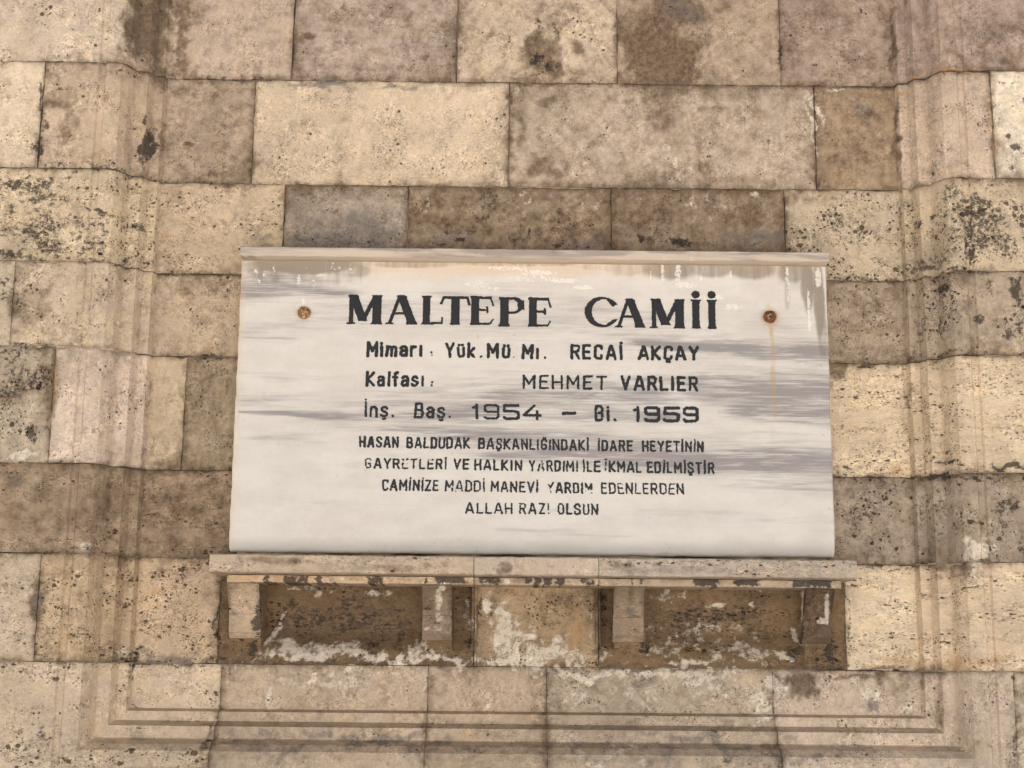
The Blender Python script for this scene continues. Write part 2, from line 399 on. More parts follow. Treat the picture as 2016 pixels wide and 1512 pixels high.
# ------------------------------------------------------------------ stains, dark recess-edge lines, and shade painted on bottom moulding and by left bracket, in photograph pixels: layer, cx, cy, rx, ry, strength, tilt
ST = '''
br# 305 40 42 155 1.2
br# 358 40 20 150 .85
br 395 20 24 60 .5
br 372 30 20 60 .5
br 360 140 60 14 .5
br 610 70 24 11 1.1
br 690 40 80 45 .5
br 790 25 70 45 .5
br 832 110 20 16 .9
br 720 100 70 30 .4
br 640 25 60 30 .45
br 720 135 60 14 .5
br 890 60 20 80 .4
br 1060 95 45 60 1.0
br 1082 135 42 30 1.0
br 1135 95 26 22 .8
br 1110 40 100 55 .55
br 1045 152 70 16 .5
bk 1060 112 20 30 .6
bk 1095 60 12 20 .65
bk 1060 45 14 20 .5
bk 1082 135 26 18 .55
br 1300 90 95 150 1.15
br 1330 25 100 70 1.05
br 1260 140 50 40 .8
br 1385 70 30 60 .6
gr 1345 15 60 40 .6
gr 1380 40 20 40 .5
br 1600 20 80 60 .6
br 1690 110 80 70 .55
br 1742 60 18 140 .6
br 1757 90 6 110 .9
br 1765 270 6 110 .9
br 1775 460 5 90 .6
br 1788 800 5 120 .5
br 325 250 5 110 .6
br 290 760 5 160 .5
bk 1605 130 14 6 .7
br 1560 60 16 90 .4
br 365 172 70 18 .6
br 410 200 70 60 .45
br 372 285 13 7 1.2
br 470 330 50 36 .6
br 442 247 12 8 .8
br 342 265 20 90 .5
br 400 340 80 22 .5
gr 640 170 90 11 1.0
gr 780 172 60 9 .9
wh 740 210 26 30 .42
wh 890 280 60 45 .36
br 600 260 60 50 .22
br 1020 250 18 110 .55
br 1072 330 52 36 .8
br 1078 195 46 18 .7
br 1310 215 55 60 .7
br 1330 174 70 14 .7
br 1150 255 26 24 .5
br 1412 215 18 13 .7
br 1270 342 140 26 .5
br 1390 325 36 20 .6
br 1470 260 60 50 .25
wh 1314 290 14 10 .75
wh 1332 318 10 20 .75
gr 1325 345 40 20 .4
br 1690 230 80 60 .6
br 1665 300 60 80 .6
gr 1688 205 34 30 .7
br 1740 280 40 90 .5
wh 1599 240 7 85 .85
wh 1613 215 9 60 .75
wh 1645 172 40 7 .7
gr 510 480 50 40 .5
gr 430 438 80 9 .5
oc 326 466 11 7 1.0
br 340 375 30 12 .4
gr 680 465 140 60 .8
br 660 415 11 9 .9
br 720 385 16 10 .6
br 690 430 130 70 .35
br 860 410 60 50 .8
br 920 440 110 50 .8
br 1120 450 90 50 .75
wh 1160 400 40 40 .34
wh 840 400 20 30 .34
bk 890 450 60 30 .38
bk 965 400 24 46 .42
bk 950 425 30 14 .45
wh 1035 400 14 46 .36
gr 880 474 80 24 .8
gr 1150 478 70 22 .6
gr 1110 380 100 20 .4
bk 905 478 24 9 .85
bk 868 482 16 6 .8
bk 1010 474 14 14 .7
bk 1045 452 6 11 .9
bk 1100 483 14 6 .8
bk 690 476 10 6 .7
bk 728 475 12 5 .7
bk 1155 485 10 4 .75
br 1290 440 100 60 .85
br 1460 430 70 50 .9
wh 1400 410 60 30 .36
wh 1250 395 40 20 .32
bk 1300 460 60 24 .38
bk 1262 472 14 16 .8
bk 1345 479 24 13 .9
bk 1490 481 16 6 .7
gr 1500 474 80 28 .8
gr 1400 390 90 20 .35
wh 1490 385 30 6 .6
br 1560 400 16 90 .35
gr 1600 470 50 40 .35
br 390 560 90 20 .45
br 440 620 24 70 .35
gr 330 565 40 24 .4
br 1700 610 80 70 .5
br 1762 590 26 70 .55
br 1650 690 26 30 .5
br 410 800 50 110 .5
bk 425 780 16 16 .4
oc 365 740 6 60 .5
br 350 900 60 20 .5
br 1650 735 20 28 .7
oc 1768 925 20 13 .8
bk 1665 922 12 5 .8
br 370 1000 110 90 .75
br 330 950 80 40 .5
wh 345 950 20 3 .55 -30
wh 385 975 18 3 .55 -40
br 440 1000 20 90 .6
br 1720 1020 90 80 .4
gr 1720 960 80 30 .4
oc 312 1168 36 16 .7
br 330 1120 70 14 .35
gr 330 1292 120 14 .7
bk 420 1290 40 10 .5
wh 225 1285 22 14 .55
oc 1765 1302 80 11 .9
oc 1756 1150 5 55 .9
br 1740 1314 70 6 .8
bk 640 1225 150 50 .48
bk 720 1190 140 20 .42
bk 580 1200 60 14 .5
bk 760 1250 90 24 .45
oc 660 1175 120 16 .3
br# 520 1200 10 60 .8
br 650 1220 220 90 .55
wh 610 1285 110 20 .8
wh 770 1288 120 18 .78
wh 680 1294 240 9 .8
wh 540 1240 7 50 1.0 -20
wh 575 1296 60 10 .9
wh 560 1276 26 18 .9
wh 680 1278 30 14 .7
wh 600 1157 80 7 .62
wh 740 1158 50 10 .65
wh 690 1178 20 22 .42
oc 700 1290 60 12 .4
wh 985 1220 20 72 .95
wh 1000 1262 46 44 .85
wh 1080 1290 100 26 .8
wh 960 1195 9 50 .7
wh 1040 1255 16 30 .75
wh 1120 1270 14 36 .6
wh 1010 1300 90 12 .9
wh 1050 1237 12 12 .7
wh 955 1175 10 30 .55
br 1100 1190 80 50 .55
oc 1130 1235 18 75 .7
bk 1080 1220 80 50 .3
bk 945 1185 7 34 .7
br 965 1180 26 46 .6
wh 1160 1225 7 60 .55
wh 920 1215 10 50 .62
br 905 1185 22 40 .7
bk 922 1260 10 14 .6
wh 860 1300 90 7 .9
wh 1330 1272 70 22 .5
wh 1460 1284 100 20 .62
wh 1380 1246 140 26 .5
wh 1400 1300 140 8 .75
wh 1330 1165 50 9 .6
wh 1300 1181 46 7 .62
wh 1420 1186 30 8 .7
wh 1485 1190 20 8 .6
wh 1500 1158 40 5 .62
wh 1580 1195 3 46 1.0
wh 1570 1250 6 22 .95 25
wh 1545 1290 26 9 .9
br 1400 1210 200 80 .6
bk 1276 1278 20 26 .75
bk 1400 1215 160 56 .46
bk 1350 1240 100 20 .42
bk 1190 1170 18 16 .6
bk 1190 1215 18 40 .6
wh 1185 1290 16 16 .6
br 1610 1280 50 40 .5
bk 1640 1285 12 26 .85
bk 1560 1280 16 24 .6
bk 500 1270 18 30 .8
wh 640 1345 110 18 .72
wh 532 1370 9 26 .85
wh 556 1340 20 9 .75
wh 700 1326 140 5 .75
wh 838 1350 6 40 .6
wh 960 1385 8 8 .9
wh 1180 1332 130 15 .85
wh 1330 1326 150 13 .9
wh 1400 1352 70 30 .55
wh 1492 1372 28 24 .85
wh 1532 1352 20 32 .95
wh 1150 1382 70 20 .55
wh 1260 1372 80 22 .55
gr 1250 1350 80 12 .4
wh 1210 1485 110 24 .55
wh 1500 1405 30 18 .8
wh 1490 1440 12 20 .6
br 1582 1348 40 40 1.1
br 1670 1334 130 9 .7
br 1785 1358 40 40 .5
wh 1718 1373 30 18 .85
wh 1790 1392 18 9 .8
gr 1722 1392 14 12 .9
wh 340 1350 24 20 .3
wh 362 1385 8 12 .6
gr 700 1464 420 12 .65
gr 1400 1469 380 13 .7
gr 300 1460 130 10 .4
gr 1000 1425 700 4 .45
wh 860 1306 420 3 .62
wh 1380 1318 150 4 .8
br 700 1470 260 26 .3
br 900 1490 160 20 .35
oc 330 1490 90 12 .5
oc 1040 1412 14 10 .8
oc 910 1440 20 8 .6
br 418 1460 6 60 .6
br 840 1450 5 60 .4
bk 301 300 17 46 1.15
bk 293 252 6 20 .9
wh 303 290 5 10 .8
bk 275 270 6 30 .5
br 125 240 26 80 .6
bk 120 175 16 6 .8
bk 75 270 10 60 .5
br 190 310 60 12 .4
bk 60 365 120 50 .66
bk 100 470 110 50 .52
bk 200 440 70 60 .42
bk 90 400 100 14 .55
bk 80 440 110 40 .40
bk 190 412 40 8 .7 -20
bk 258 430 18 10 .8 -30
bk 50 455 16 9 .9
bk 30 500 70 12 .75
bk 242 500 9 13 .9
bk 195 500 9 11 .9
bk 105 355 10 18 .8
bk 15 570 18 50 .62
br 60 600 40 70 .6
bk 42 580 30 60 .35
bk 160 324 180 6 .55
bk 180 512 180 7 .62
bk 400 358 110 5 .5
bk 380 540 90 5 .62
bk 80 220 6 110 .6
bk 77 300 9 20 .8
bk 250 140 60 5 .5
bk 500 220 4 110 .4
bk 460 156 130 4 .5
bk 1260 166 300 4 .4
bk 1537 110 5 60 .75
bk 1700 553 110 5 .45
bk 1870 536 140 6 .55
bk 1720 717 90 4 .5
bk 1870 700 130 5 .5
bk 1900 932 130 6 .6
bk 1720 943 90 5 .5
bk 1780 1113 220 5 .55
bk 160 1090 180 4 .5
bk 330 1306 170 6 .6
bk 432 1220 4 90 .6
bk 1664 1220 4 90 .7
bk 400 924 60 4 .5
bk 60 677 60 4 .6
bk 410 700 60 4 .6
bk 40 750 70 60 .46
bk 30 700 50 30 .46
bk 60 850 12 26 .8
br 50 760 70 90 .5
wh 40 902 46 13 .95
oc 105 760 8 70 .8
wh 150 678 60 8 .4
br 130 1000 170 90 .55
br 205 1000 20 100 .5
gr 60 940 80 24 .4
wh 165 1080 22 12 .85
wh 150 1106 30 12 .5
br 78 1180 22 40 .9
gr 80 1180 14 26 .8
bk 10 1130 16 8 .6
bk 45 1450 70 50 .38
br 1950 60 90 60 .6
br 1850 90 70 50 .5
br 1800 40 16 100 .4
br 1975 110 60 26 .6
wh 1895 60 26 40 .3
bk 2000 290 19 14 1.0
bk 1985 268 7 8 1.0
bk 1992 332 10 12 .8
bk 1970 160 10 6 .8
bk 2012 200 6 12 .6
oc 1957 240 5 110 .9
oc 1870 137 100 7 .8
oc 1795 160 22 9 .9
bk 1930 430 110 80 .58
bk 1840 505 50 30 .55
bk 1915 500 10 26 .9
bk 1990 480 40 60 .5
bk 1680 450 90 60 .38
bk 1700 620 70 70 .36
bk 1850 640 60 50 .4
bk 1690 1010 60 50 .4
bk 1820 430 14 8 .7
bk 1845 415 8 8 .9
bk 1900 480 8 50 .6
bk 1600 470 16 16 .4
bk 2005 580 20 36 .9
bk 1865 566 10 13 .95
bk 1930 626 13 12 .9
bk 1992 655 26 30 .62
bk 1950 562 26 20 .46
gr 1900 620 60 60 .4
bk 1880 906 46 5 .8
bk 1990 912 54 8 .95
bk 1850 840 10 30 .3
bk 1850 1010 60 60 .36
bk 1985 1000 30 56 .55
bk 2012 1080 20 30 .5
bk 1790 1000 10 50 .3
wh 1925 1082 34 28 1.1
wh 1905 1065 16 18 .8
wh 1915 1128 8 20 .8
oc 1900 1298 130 18 .75
br 1885 1122 44 18 .5
bk 1905 1150 60 4 .7
br 1850 1330 30 40 .35
br 1848 1400 10 60 .5
oc 1862 1440 12 30 .4
bk 1995 1335 8 8 .8
bk 2000 1480 6 50 .5
'''
STAINS_SHADE = []  # also holds the shade painted along the bottom moulding
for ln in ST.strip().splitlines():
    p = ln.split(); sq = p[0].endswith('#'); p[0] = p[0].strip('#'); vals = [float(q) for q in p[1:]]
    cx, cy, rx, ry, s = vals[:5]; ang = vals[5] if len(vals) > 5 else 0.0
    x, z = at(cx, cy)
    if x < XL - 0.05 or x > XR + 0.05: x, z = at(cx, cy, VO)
    STAINS_SHADE.append((p[0], x, z, rx / 722.0, ry / 722.0, s if p[0] != 'bk' or s > .6 else s * 1.22, R(ang), sq))


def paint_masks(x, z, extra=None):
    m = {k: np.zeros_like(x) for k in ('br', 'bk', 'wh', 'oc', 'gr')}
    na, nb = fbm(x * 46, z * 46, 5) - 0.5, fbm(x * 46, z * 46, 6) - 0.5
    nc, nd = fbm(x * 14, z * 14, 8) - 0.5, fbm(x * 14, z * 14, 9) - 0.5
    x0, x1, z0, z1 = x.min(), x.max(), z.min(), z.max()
    for k, cx, cz, rx, rz, s, a, sq in STAINS_SHADE:
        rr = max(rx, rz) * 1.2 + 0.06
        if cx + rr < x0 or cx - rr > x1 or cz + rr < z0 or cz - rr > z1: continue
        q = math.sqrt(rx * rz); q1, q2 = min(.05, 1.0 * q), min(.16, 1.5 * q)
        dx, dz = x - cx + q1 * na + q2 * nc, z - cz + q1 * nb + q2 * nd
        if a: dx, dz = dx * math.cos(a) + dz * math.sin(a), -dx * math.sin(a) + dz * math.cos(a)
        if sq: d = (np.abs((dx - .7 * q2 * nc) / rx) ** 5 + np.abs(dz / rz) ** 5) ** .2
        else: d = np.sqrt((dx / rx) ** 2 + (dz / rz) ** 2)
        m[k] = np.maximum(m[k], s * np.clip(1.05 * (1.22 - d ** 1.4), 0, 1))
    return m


def knots(a, b, step, extra=()):
    """coordinates from a to b: dense at the arrises, regular inside, passing through the profile breaks"""
    n = max(2, int(round((b - a) / step)))
    k = list(np.linspace(a, b, n + 1)) + [a + .0012, a + .003, b - .0012, b - .003] + [e for e in extra if a < e < b]
    k = sorted(k); o = [k[0]]
    for q in k[1:]:
        if q - o[-1] > 0.0007: o.append(q)
    o[-1] = b
    return np.array(o)


def grid_faces(nx, nz, off=0):
    i = np.arange(nx - 1)[:, None] * nz + np.arange(nz - 1)[None, :]
    return np.stack([i, i + nz, i + nz + 1, i + 1], -1).reshape(-1, 4) + off


def block_mesh(x0, x1, z0, z1, base, pit=.4, hz=0.0, big=.2, step=0.0055, gap=0.0014, depth=0.03, seed=0, surf=prof, rnd=.0035, chip=1.0, br0=0.0, gapx=None, grow=0.0, gl=None, gr=None, rough=1.0, jag=1.0):
    gx = gap if gapx is None else gapx
    ax, bx, az, bz = x0 + (gx if gl is None else gl), x1 - (gx if gr is None else gr), z0 + gap, z1 - gap
    ex = [XL - u for u in PU[1:-1]] + [XR + u for u in PU[1:-1]] + [q for h in HOLLOW for q in (h[0], h[0] + .004, h[1] - .004, h[1])]
    ez = [ZB - u for u in PU[1:-1]]
    kx, kz = knots(ax, bx, step, ex), knots(az, bz, step, ez)
    X, Z = np.meshgrid(kx, kz, indexing='ij')
    # worn arrises
    far = np.full_like(X, 9.0)
    e = np.minimum(np.minimum(X - ax if gl is None else far, bx - X if gr is None else far), np.minimum(Z - az, bz - Z))
    nz_ = fbm(X * 55, Z * 55, 31 + seed, 3)
    r = rnd * (0.5 + 1.6 * np.clip(nz_ - 0.3, 0, 1)) + 0.010 * chip * np.clip(fbm(X * 24, Z * 24, 77 + seed, 3) - 0.62, 0, 1) * 3
    drop = r * np.clip(1 - e / (0.0045 + 2 * r), 0, 1) ** 2
    wob = rough * (0.0024 * (fbm(X * 9, Z * 9, 3 + seed, 3) - 0.5) + 0.0012 * (fbm(X * 60, Z * 60, 13 + seed, 2) - 0.5))
    V = surf(X, Z) * (0 if (gl or 0) < 0 or (gr or 0) < 0 else 1) + wob - drop + grow
    # irregular joint lines
    amp = 0.0034 * jag
    wx = (fbm(X * 30 + 5, Z * 30, 41 + seed, 3) - 0.5) * amp * np.clip(1 - e / 0.006, 0, 1)
    wz = (fbm(X * 30, Z * 30 + 9, 43 + seed, 3) - 0.5) * amp * np.clip(1 - e / 0.006, 0, 1)
    nx, nz = X.shape
    verts = np.stack([X + wx, -V, Z + wz], -1).reshape(-1, 3)
    faces = grid_faces(nx, nz)
    # skirt to the back of the joint
    idx = np.arange(nx * nz).reshape(nx, nz)
    ring = np.concatenate([idx[:, 0], idx[-1, 1:], idx[-2::-1, -1], idx[0, -2:0:-1]])
    sk = verts[ring].copy(); sk[:, 1] += depth
    n0 = len(verts); m = len(ring); a = np.arange(m); b = (a + 1) % m
    sf = np.stack([ring[b], ring[a], n0 + a, n0 + b], -1)
    allv = np.concatenate([verts, sk]); allf = np.concatenate([faces, sf])
    xx, zz = allv[:, 0], allv[:, 2]
    ms = paint_masks(xx, zz)
    ee = np.concatenate([e.reshape(-1), e.reshape(-1)[ring] * 0.5])
    edge_dirt = 0.32 * np.clip(1 - ee / 0.016, 0, 1) * (0.3 + 1.1 * fbm(xx * 13, zz * 13, 21 + seed)) + 0.34 * np.clip(1 - ee / 0.06, 0, 1) * np.clip(fbm(xx * 5, zz * 5, 23 + seed) * 2.4 - .7, 0, 1)
    ms['br'] = np.clip(np.maximum(ms['br'], br0 + .06 + .9 * np.clip(fbm(xx * 24, zz * 2.4, 71 + seed, 4) - .56, 0, 1) * sstep(.4, .6, fbm(xx * 3, zz * 3, 73 + seed, 2))) + edge_dirt, 0, 1.3)
    bl = lin(base); bl = (bl * .93 + bl.mean() * .07) * np.array([.99, 1.01, .99]) * .94
    bb = np.tile(np.array([*bl, 1.0]), (len(allv), 1))
    var = 1 + 0.46 * (fbm(xx * 6, zz * 6, 51 + seed, 4) - 0.5) + 0.16 * (fbm(xx * 28, zz * 28, 57 + seed, 3) - 0.5)
    bb[:, :3] *= var[:, None]
    m1 = np.stack([ms['br'], ms['bk'], ms['wh'], ms['oc']], -1)
    m2 = np.stack([np.full(len(xx), pit), np.full(len(xx), hz), ms['gr'], np.full(len(xx), big)], -1)
    return allv, allf, dict(base=bb, m1=m1, m2=m2)


WALL = empty('stone_wall', (0.05, 0.0, GROUND))
tag(WALL, 'weathered travertine wall of stained ashlar blocks with a moulded sunken panel', 'wall', kind='thing')
nblk = [0]


def block(x0, x1, z0, z1, base, pit=.4, hz=0.0, big=.2, br0=0.0, label=None, **k):
    nblk[0] += 1
    gap_ = float(rng.uniform(.0004, .0019))
    k.setdefault('gap', gap_)
    v, f, a = block_mesh(x0, x1, z0, z1, base, pit, hz, big, seed=nblk[0] * 3, br0=br0, grow=float(rng.uniform(-.003, .003)), **k)
    o = mesh_obj('ashlar_block', v, f, M_STONE, WALL, a, smooth=False)
    if label: o['label'] = label
    return o


def X(px, py, v=0.0): return at(px, py, v)[0]


ZT = 2.06
Z1, Z2, Z3, Z4, Z5, Z6, Z7 = ZJ
CL, CR = XL, XR
# recess stones, course by course
c = [CL, X(577, 80), X(901, 80), X(1215, 80), X(1535, 80), CR]
for i, (b, p, h, g, d) in enumerate([((196, 172, 150), .35, 0, .15, .1), ((192, 170, 152), .45, .1, .15, .28), ((208, 184, 158), .4, 0, .12, .2), ((186, 162, 138), .3, 0, .05, .2), ((182, 158, 140), .4, 0, .1, .3)]):
    block(c[i], c[i + 1], Z1, ZT, b, p, h, g, d, gl=-.004 if i == 0 else None, gr=-.004 if i == len(c) - 2 else None)
c = [CL, X(499, 260), X(1002, 265), X(1605, 270), CR]
for i, (b, p, h, g, d) in enumerate([((184, 161, 138), .35, 0, .1, .3), ((212, 188, 160), .5, 0, .12, .0), ((198, 176, 154), .35, 0, .08, .28), ((172, 146, 118), .3, 0, .02, .25)]):
    block(c[i], c[i + 1], Z2, Z1, b, p, h, g, d, gl=-.004 if i == 0 else None, gr=-.004 if i == len(c) - 2 else None)
c = [CL, X(559, 430), X(802, 430), X(1204, 430), X(1545, 430), CR]
for i, (b, p, h, g, d) in enumerate([((202, 177, 148), .6, .25, .15, .1), ((172, 155, 138), .45, .2, .1, .3), ((172, 150, 126), .4, 0, .1, .50), ((172, 150, 128), .4, 0, .12, .50), ((208, 186, 158), .85, .1, .8, .1)]):
    block(c[i], c[i + 1], Z3, Z2, b, p, h, g, d, gl=-.004 if i == 0 else None, gr=-.004 if i == len(c) - 2 else None)
# beside and behind the slab
block(CL, X(720, 620), Z4, Z3, (194, 170, 144), .55, .05, .15, .15, gl=-.004)
block(X(720, 620), X(1300, 620), Z4, Z3, (186, 162, 138), .4, 0, .1, .2)
block(X(1300, 620), CR, Z4, Z3, (182, 160, 138), .6, 0, .55, .3, gr=-.004)
block(CL, X(362, 810), Z5, Z4, (196, 172, 144), .3, 0, .05, .1, gapx=.0009, gl=-.004)
block(X(362, 810), X(900, 810), Z5, Z4, (184, 162, 134), .5, 0, .3, .3)
block(X(900, 810), CR, Z5, Z4, (224, 198, 166), .8, .85, .35, .02, gr=-.004)
block(CL, X(880, 1000), Z6, Z5, (172, 146, 120), .55, .7, .15, .35, gl=-.004)
block(X(880, 1000), CR, Z6, Z5, (180, 159, 138), .55, .05, .55, .28, gr=-.004)
# shelf course
c = [CL, X(432, 1210), X(934, 1210), X(1178, 1210), X(1665, 1210), CR]
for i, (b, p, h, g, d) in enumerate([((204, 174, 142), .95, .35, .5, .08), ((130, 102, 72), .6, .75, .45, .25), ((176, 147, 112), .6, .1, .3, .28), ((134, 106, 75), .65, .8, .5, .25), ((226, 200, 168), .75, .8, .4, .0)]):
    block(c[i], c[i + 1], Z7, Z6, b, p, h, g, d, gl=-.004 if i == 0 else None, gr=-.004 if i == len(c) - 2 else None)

# surround stones: moulding and outer face cut from one block
UL, UR = CL - .55, CR + .55
o1 = dict(gapx=.0007)
block(UL, CL, Z1, ZT, (214, 192, 168), .35, .1, .4, .05, gr=0.0)
block(UL, -1.308, Z2, Z1, (218, 195, 168), .5, .1, .4, .0)
block(-1.308, CL, Z2, Z1, (198, 173, 147), .45, 0, .25, .12, gr=0.0)
block(UL, CL, Z3, Z2, (212, 189, 158), .75, .35, .45, .05, gr=0.0)
block(UL, -1.347, Z4, Z3, (200, 180, 154), .5, 0, .3, .1)
block(-1.347, CL, Z4, Z3, (206, 183, 157), .55, 0, .3, .05, gr=0.0)
block(UL, -1.221, Z5, Z4, (190, 170, 148), .7, 0, .6, .2, chip=3)
block(-1.221, CL, Z5, Z4, (212, 188, 168), .5, 0, .12, .0, gr=0.0)
block(UL, CL, Z6, Z5, (176, 150, 124), .6, .75, .2, .3, gr=0.0)
block(UL, -1.219, Z7, Z6, (202, 178, 152), .55, .5, .2, .05)
block(-1.219, CL, Z7, Z6, (204, 174, 140), .85, .4, .45, .08, gr=0.0)
block(CR, UR, Z1, ZT, (186, 162, 146), .4, 0, .15, .3, gl=0.0)
block(CR, 1.337, Z2, Z1, (206, 181, 158), .5, 0, .2, .08, gl=0.0)
block(1.337, UR, Z2, Z1, (226, 208, 184), .3, 0, .35, .0)
block(CR, UR, Z3, Z2, (200, 178, 150), .9, .1, .95, .12, gl=0.0)
block(CR, UR, Z4, Z3, (190, 168, 145), .65, .05, .6, .2, gl=0.0)
block(CR, UR, Z5, Z4, (224, 198, 166), .85, .9, .45, .0, gl=0.0)
block(CR, UR, Z6, Z5, (180, 159, 138), .6, .1, .5, .25, gl=0.0)
block(CR, UR, Z7, Z6, (226, 198, 166), .8, .9, .35, .0, gl=0.0)
# foot of the panel: each stone carries its length of the bottom moulding
ZF = ZB - .24
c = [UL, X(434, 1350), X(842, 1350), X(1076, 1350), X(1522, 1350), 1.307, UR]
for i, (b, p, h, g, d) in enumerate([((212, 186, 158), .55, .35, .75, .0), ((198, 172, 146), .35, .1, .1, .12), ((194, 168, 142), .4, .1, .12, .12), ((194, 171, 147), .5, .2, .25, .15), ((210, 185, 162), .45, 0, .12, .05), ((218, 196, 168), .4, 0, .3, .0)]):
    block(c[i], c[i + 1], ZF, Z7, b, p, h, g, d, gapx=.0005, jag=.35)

# mortar behind every joint
kx = knots(UL, UR, .02, [q for h in HOLLOW for q in (h[0], h[0] + .004, h[1] - .004, h[1])] + [XL - u for u in PU[1:-1]] + [XR + u for u in PU[1:-1]])
kz = knots(ZF, ZT, .01, [ZB - u for u in PU[1:-1]])
Xg, Zg = np.meshgrid(kx, kz, indexing='ij')
mv = np.stack([Xg, -(prof(Xg, Zg) - .009), Zg], -1).reshape(-1, 3)
mesh_obj('mortar_bed', mv, grid_faces(*Xg.shape), M_MORTAR, WALL)

# plain masonry carrying the wall on beyond the photograph
ext_v, ext_f, ext_a, off = [], [], dict(base=[], m1=[], m2=[]), 0
erng = random.Random(4)
rows = [(GROUND, -1.28), (-1.28, -.95), (-.95, -.63), (-.63, ZF), (ZF, Z7), (Z7, Z6), (Z6, Z5), (Z5, Z4), (Z4, Z3), (Z3, Z2), (Z2, Z1), (Z1, ZT), (ZT, 2.35), (2.35, 2.62)]
for rz0, rz1 in rows:
    spans = [(-3.2, 3.3)] if rz1 <= ZF + 1e-6 else ([(-3.2, UL), (UL, CL), (CL, CR), (CR, UR), (UR, 3.3)] if rz0 >= ZT - 1e-6 else [(-3.2, UL), (UR, 3.3)])
    for sx0, sx1 in spans:
        x = sx0
        while x < sx1 - 1e-6:
            w = erng.uniform(.42, .8); nx_ = sx1 if x + w > sx1 - .2 else x + w
            t = erng.uniform(-14, 14)
            v, f, a = block_mesh(x, nx_, rz0, rz1, (198 + t, 174 + t, 147 + t), erng.uniform(.3, .7), erng.choice((0, .3, .8)), erng.uniform(.1, .5), step=.03, seed=900 + len(ext_v), br0=erng.uniform(0, .3))
            ext_v.append(v); ext_f.append(f + off); off += len(v)
            for k in ext_a: ext_a[k].append(a[k])
            x = nx_
mesh_obj('surrounding_masonry', np.concatenate(ext_v), np.concatenate(ext_f), M_STONE, WALL, {k: np.concatenate(q) for k, q in ext_a.items()})


# ------------------------------------------------------------------ pieces swept along x from a (v, z) outline
def densify(pts, step):
    o = []
    for (a, b) in zip(pts[:-1], pts[1:]):
        n = max(1, int(math.ceil(math.dist(a, b) / step)))
        for i in range(n): o.append((a[0] + (b[0] - a[0]) * i / n, a[1] + (b[1] - a[1]) * i / n))
    o.append(pts[-1])
    return np.array(o)


def sweep(x0, x1, outline, step=.006, jit=.0012, seed=0, chip=0.0):
    """outline runs from the wall under the piece, round its front, back to the wall on top"""
    pr = densify(outline, step)
    n = max(2, int((x1 - x0) / step)); xs = np.linspace(x0, x1, n + 1)
    nx, npr = len(xs), len(pr)
    Xs = np.repeat(xs[:, None], npr, 1); Vs = np.repeat(pr[None, :, 0], nx, 0); Zs = np.repeat(pr[None, :, 1], nx, 0)
    t = fbm(Xs * 40 + Vs * 37, Zs * 40 + Vs * 31, 60 + seed, 3) - 0.5
    t2 = fbm(Xs * 40 + 7, Zs * 60 + Vs * 31, 90 + seed, 3) - 0.5
    ch = np.clip(fbm(Xs * 26, Zs * 26 + Vs * 26, 120 + seed, 3) - .66, 0, 1) * chip
    Vv = Vs + (jit * t * 2 - ch) * (Vs > pr[0, 0] + .004); Zz = Zs + jit * t2 * 2
    verts = np.stack([Xs, -Vv, Zz], -1).reshape(-1, 3)
    faces = [tuple(q) for q in grid_faces(nx, npr)]
    faces = [q[::-1] for q in faces]
    faces.append(tuple(range(npr)))
    faces.append(tuple(range((nx - 1) * npr, nx * npr))[::-1])
    return verts, faces


def stone_attrs(v, base, pit, hz, big, over=None, seed=0, k=0.82):
    x, z = v[:, 0], v[:, 2]
    ms = {q: np.zeros(len(v)) for q in ('br', 'bk', 'wh', 'oc', 'gr')}
    for q, arr in (over or {}).items(): ms[q] = np.maximum(ms[q], arr)
    bl = lin(base); bl = (bl * .78 + bl.mean() * .22) * k
    bb = np.tile(np.array([*bl, 1.0]), (len(v), 1))
    bb[:, :3] *= (1 + 0.3 * (fbm(x * 9, z * 9 + v[:, 1] * 9, 51 + seed) - .5))[:, None]
    o = np.ones(len(v))
    return dict(base=bb, m1=np.stack([ms['br'], ms['bk'], ms['wh'], ms['oc']], -1), m2=np.stack([o * pit, o * hz, ms['gr'], o * big], -1))


def ell(v, items, vv, brush=False):
    """max of soft ellipses given in photograph pixels on the plane standing vv in front of the wall"""
    x, z = v[:, 0], v[:, 2]
    out = np.zeros(len(v))
    for cx, cy, rx, ry, s in items:
        X0, Z0 = at(cx, cy, vv)
        jx = x + .006 * (fbm(x * 40, z * 40, 5) - .5); jz = z + .004 * (fbm(x * 40, z * 40, 6) - .5)
        if brush:
            jz2 = jz + .010 * (fbm(x * 260, z * 12, 15, 2) - .5)
            d = np.maximum(np.abs(x + .010 * (fbm(x * 30, z * 160, 16, 2) - .5) - X0) / (rx / 735), np.abs(jz2 - Z0) / (ry / 735)) * 1.0
        else: d = np.sqrt(((jx - X0) / (rx / 735)) ** 2 + ((jz - Z0) / (ry / 735)) ** 2)
        out = np.maximum(out, s * np.clip(1.8 * (1.2 - d), 0, 1))
    return out


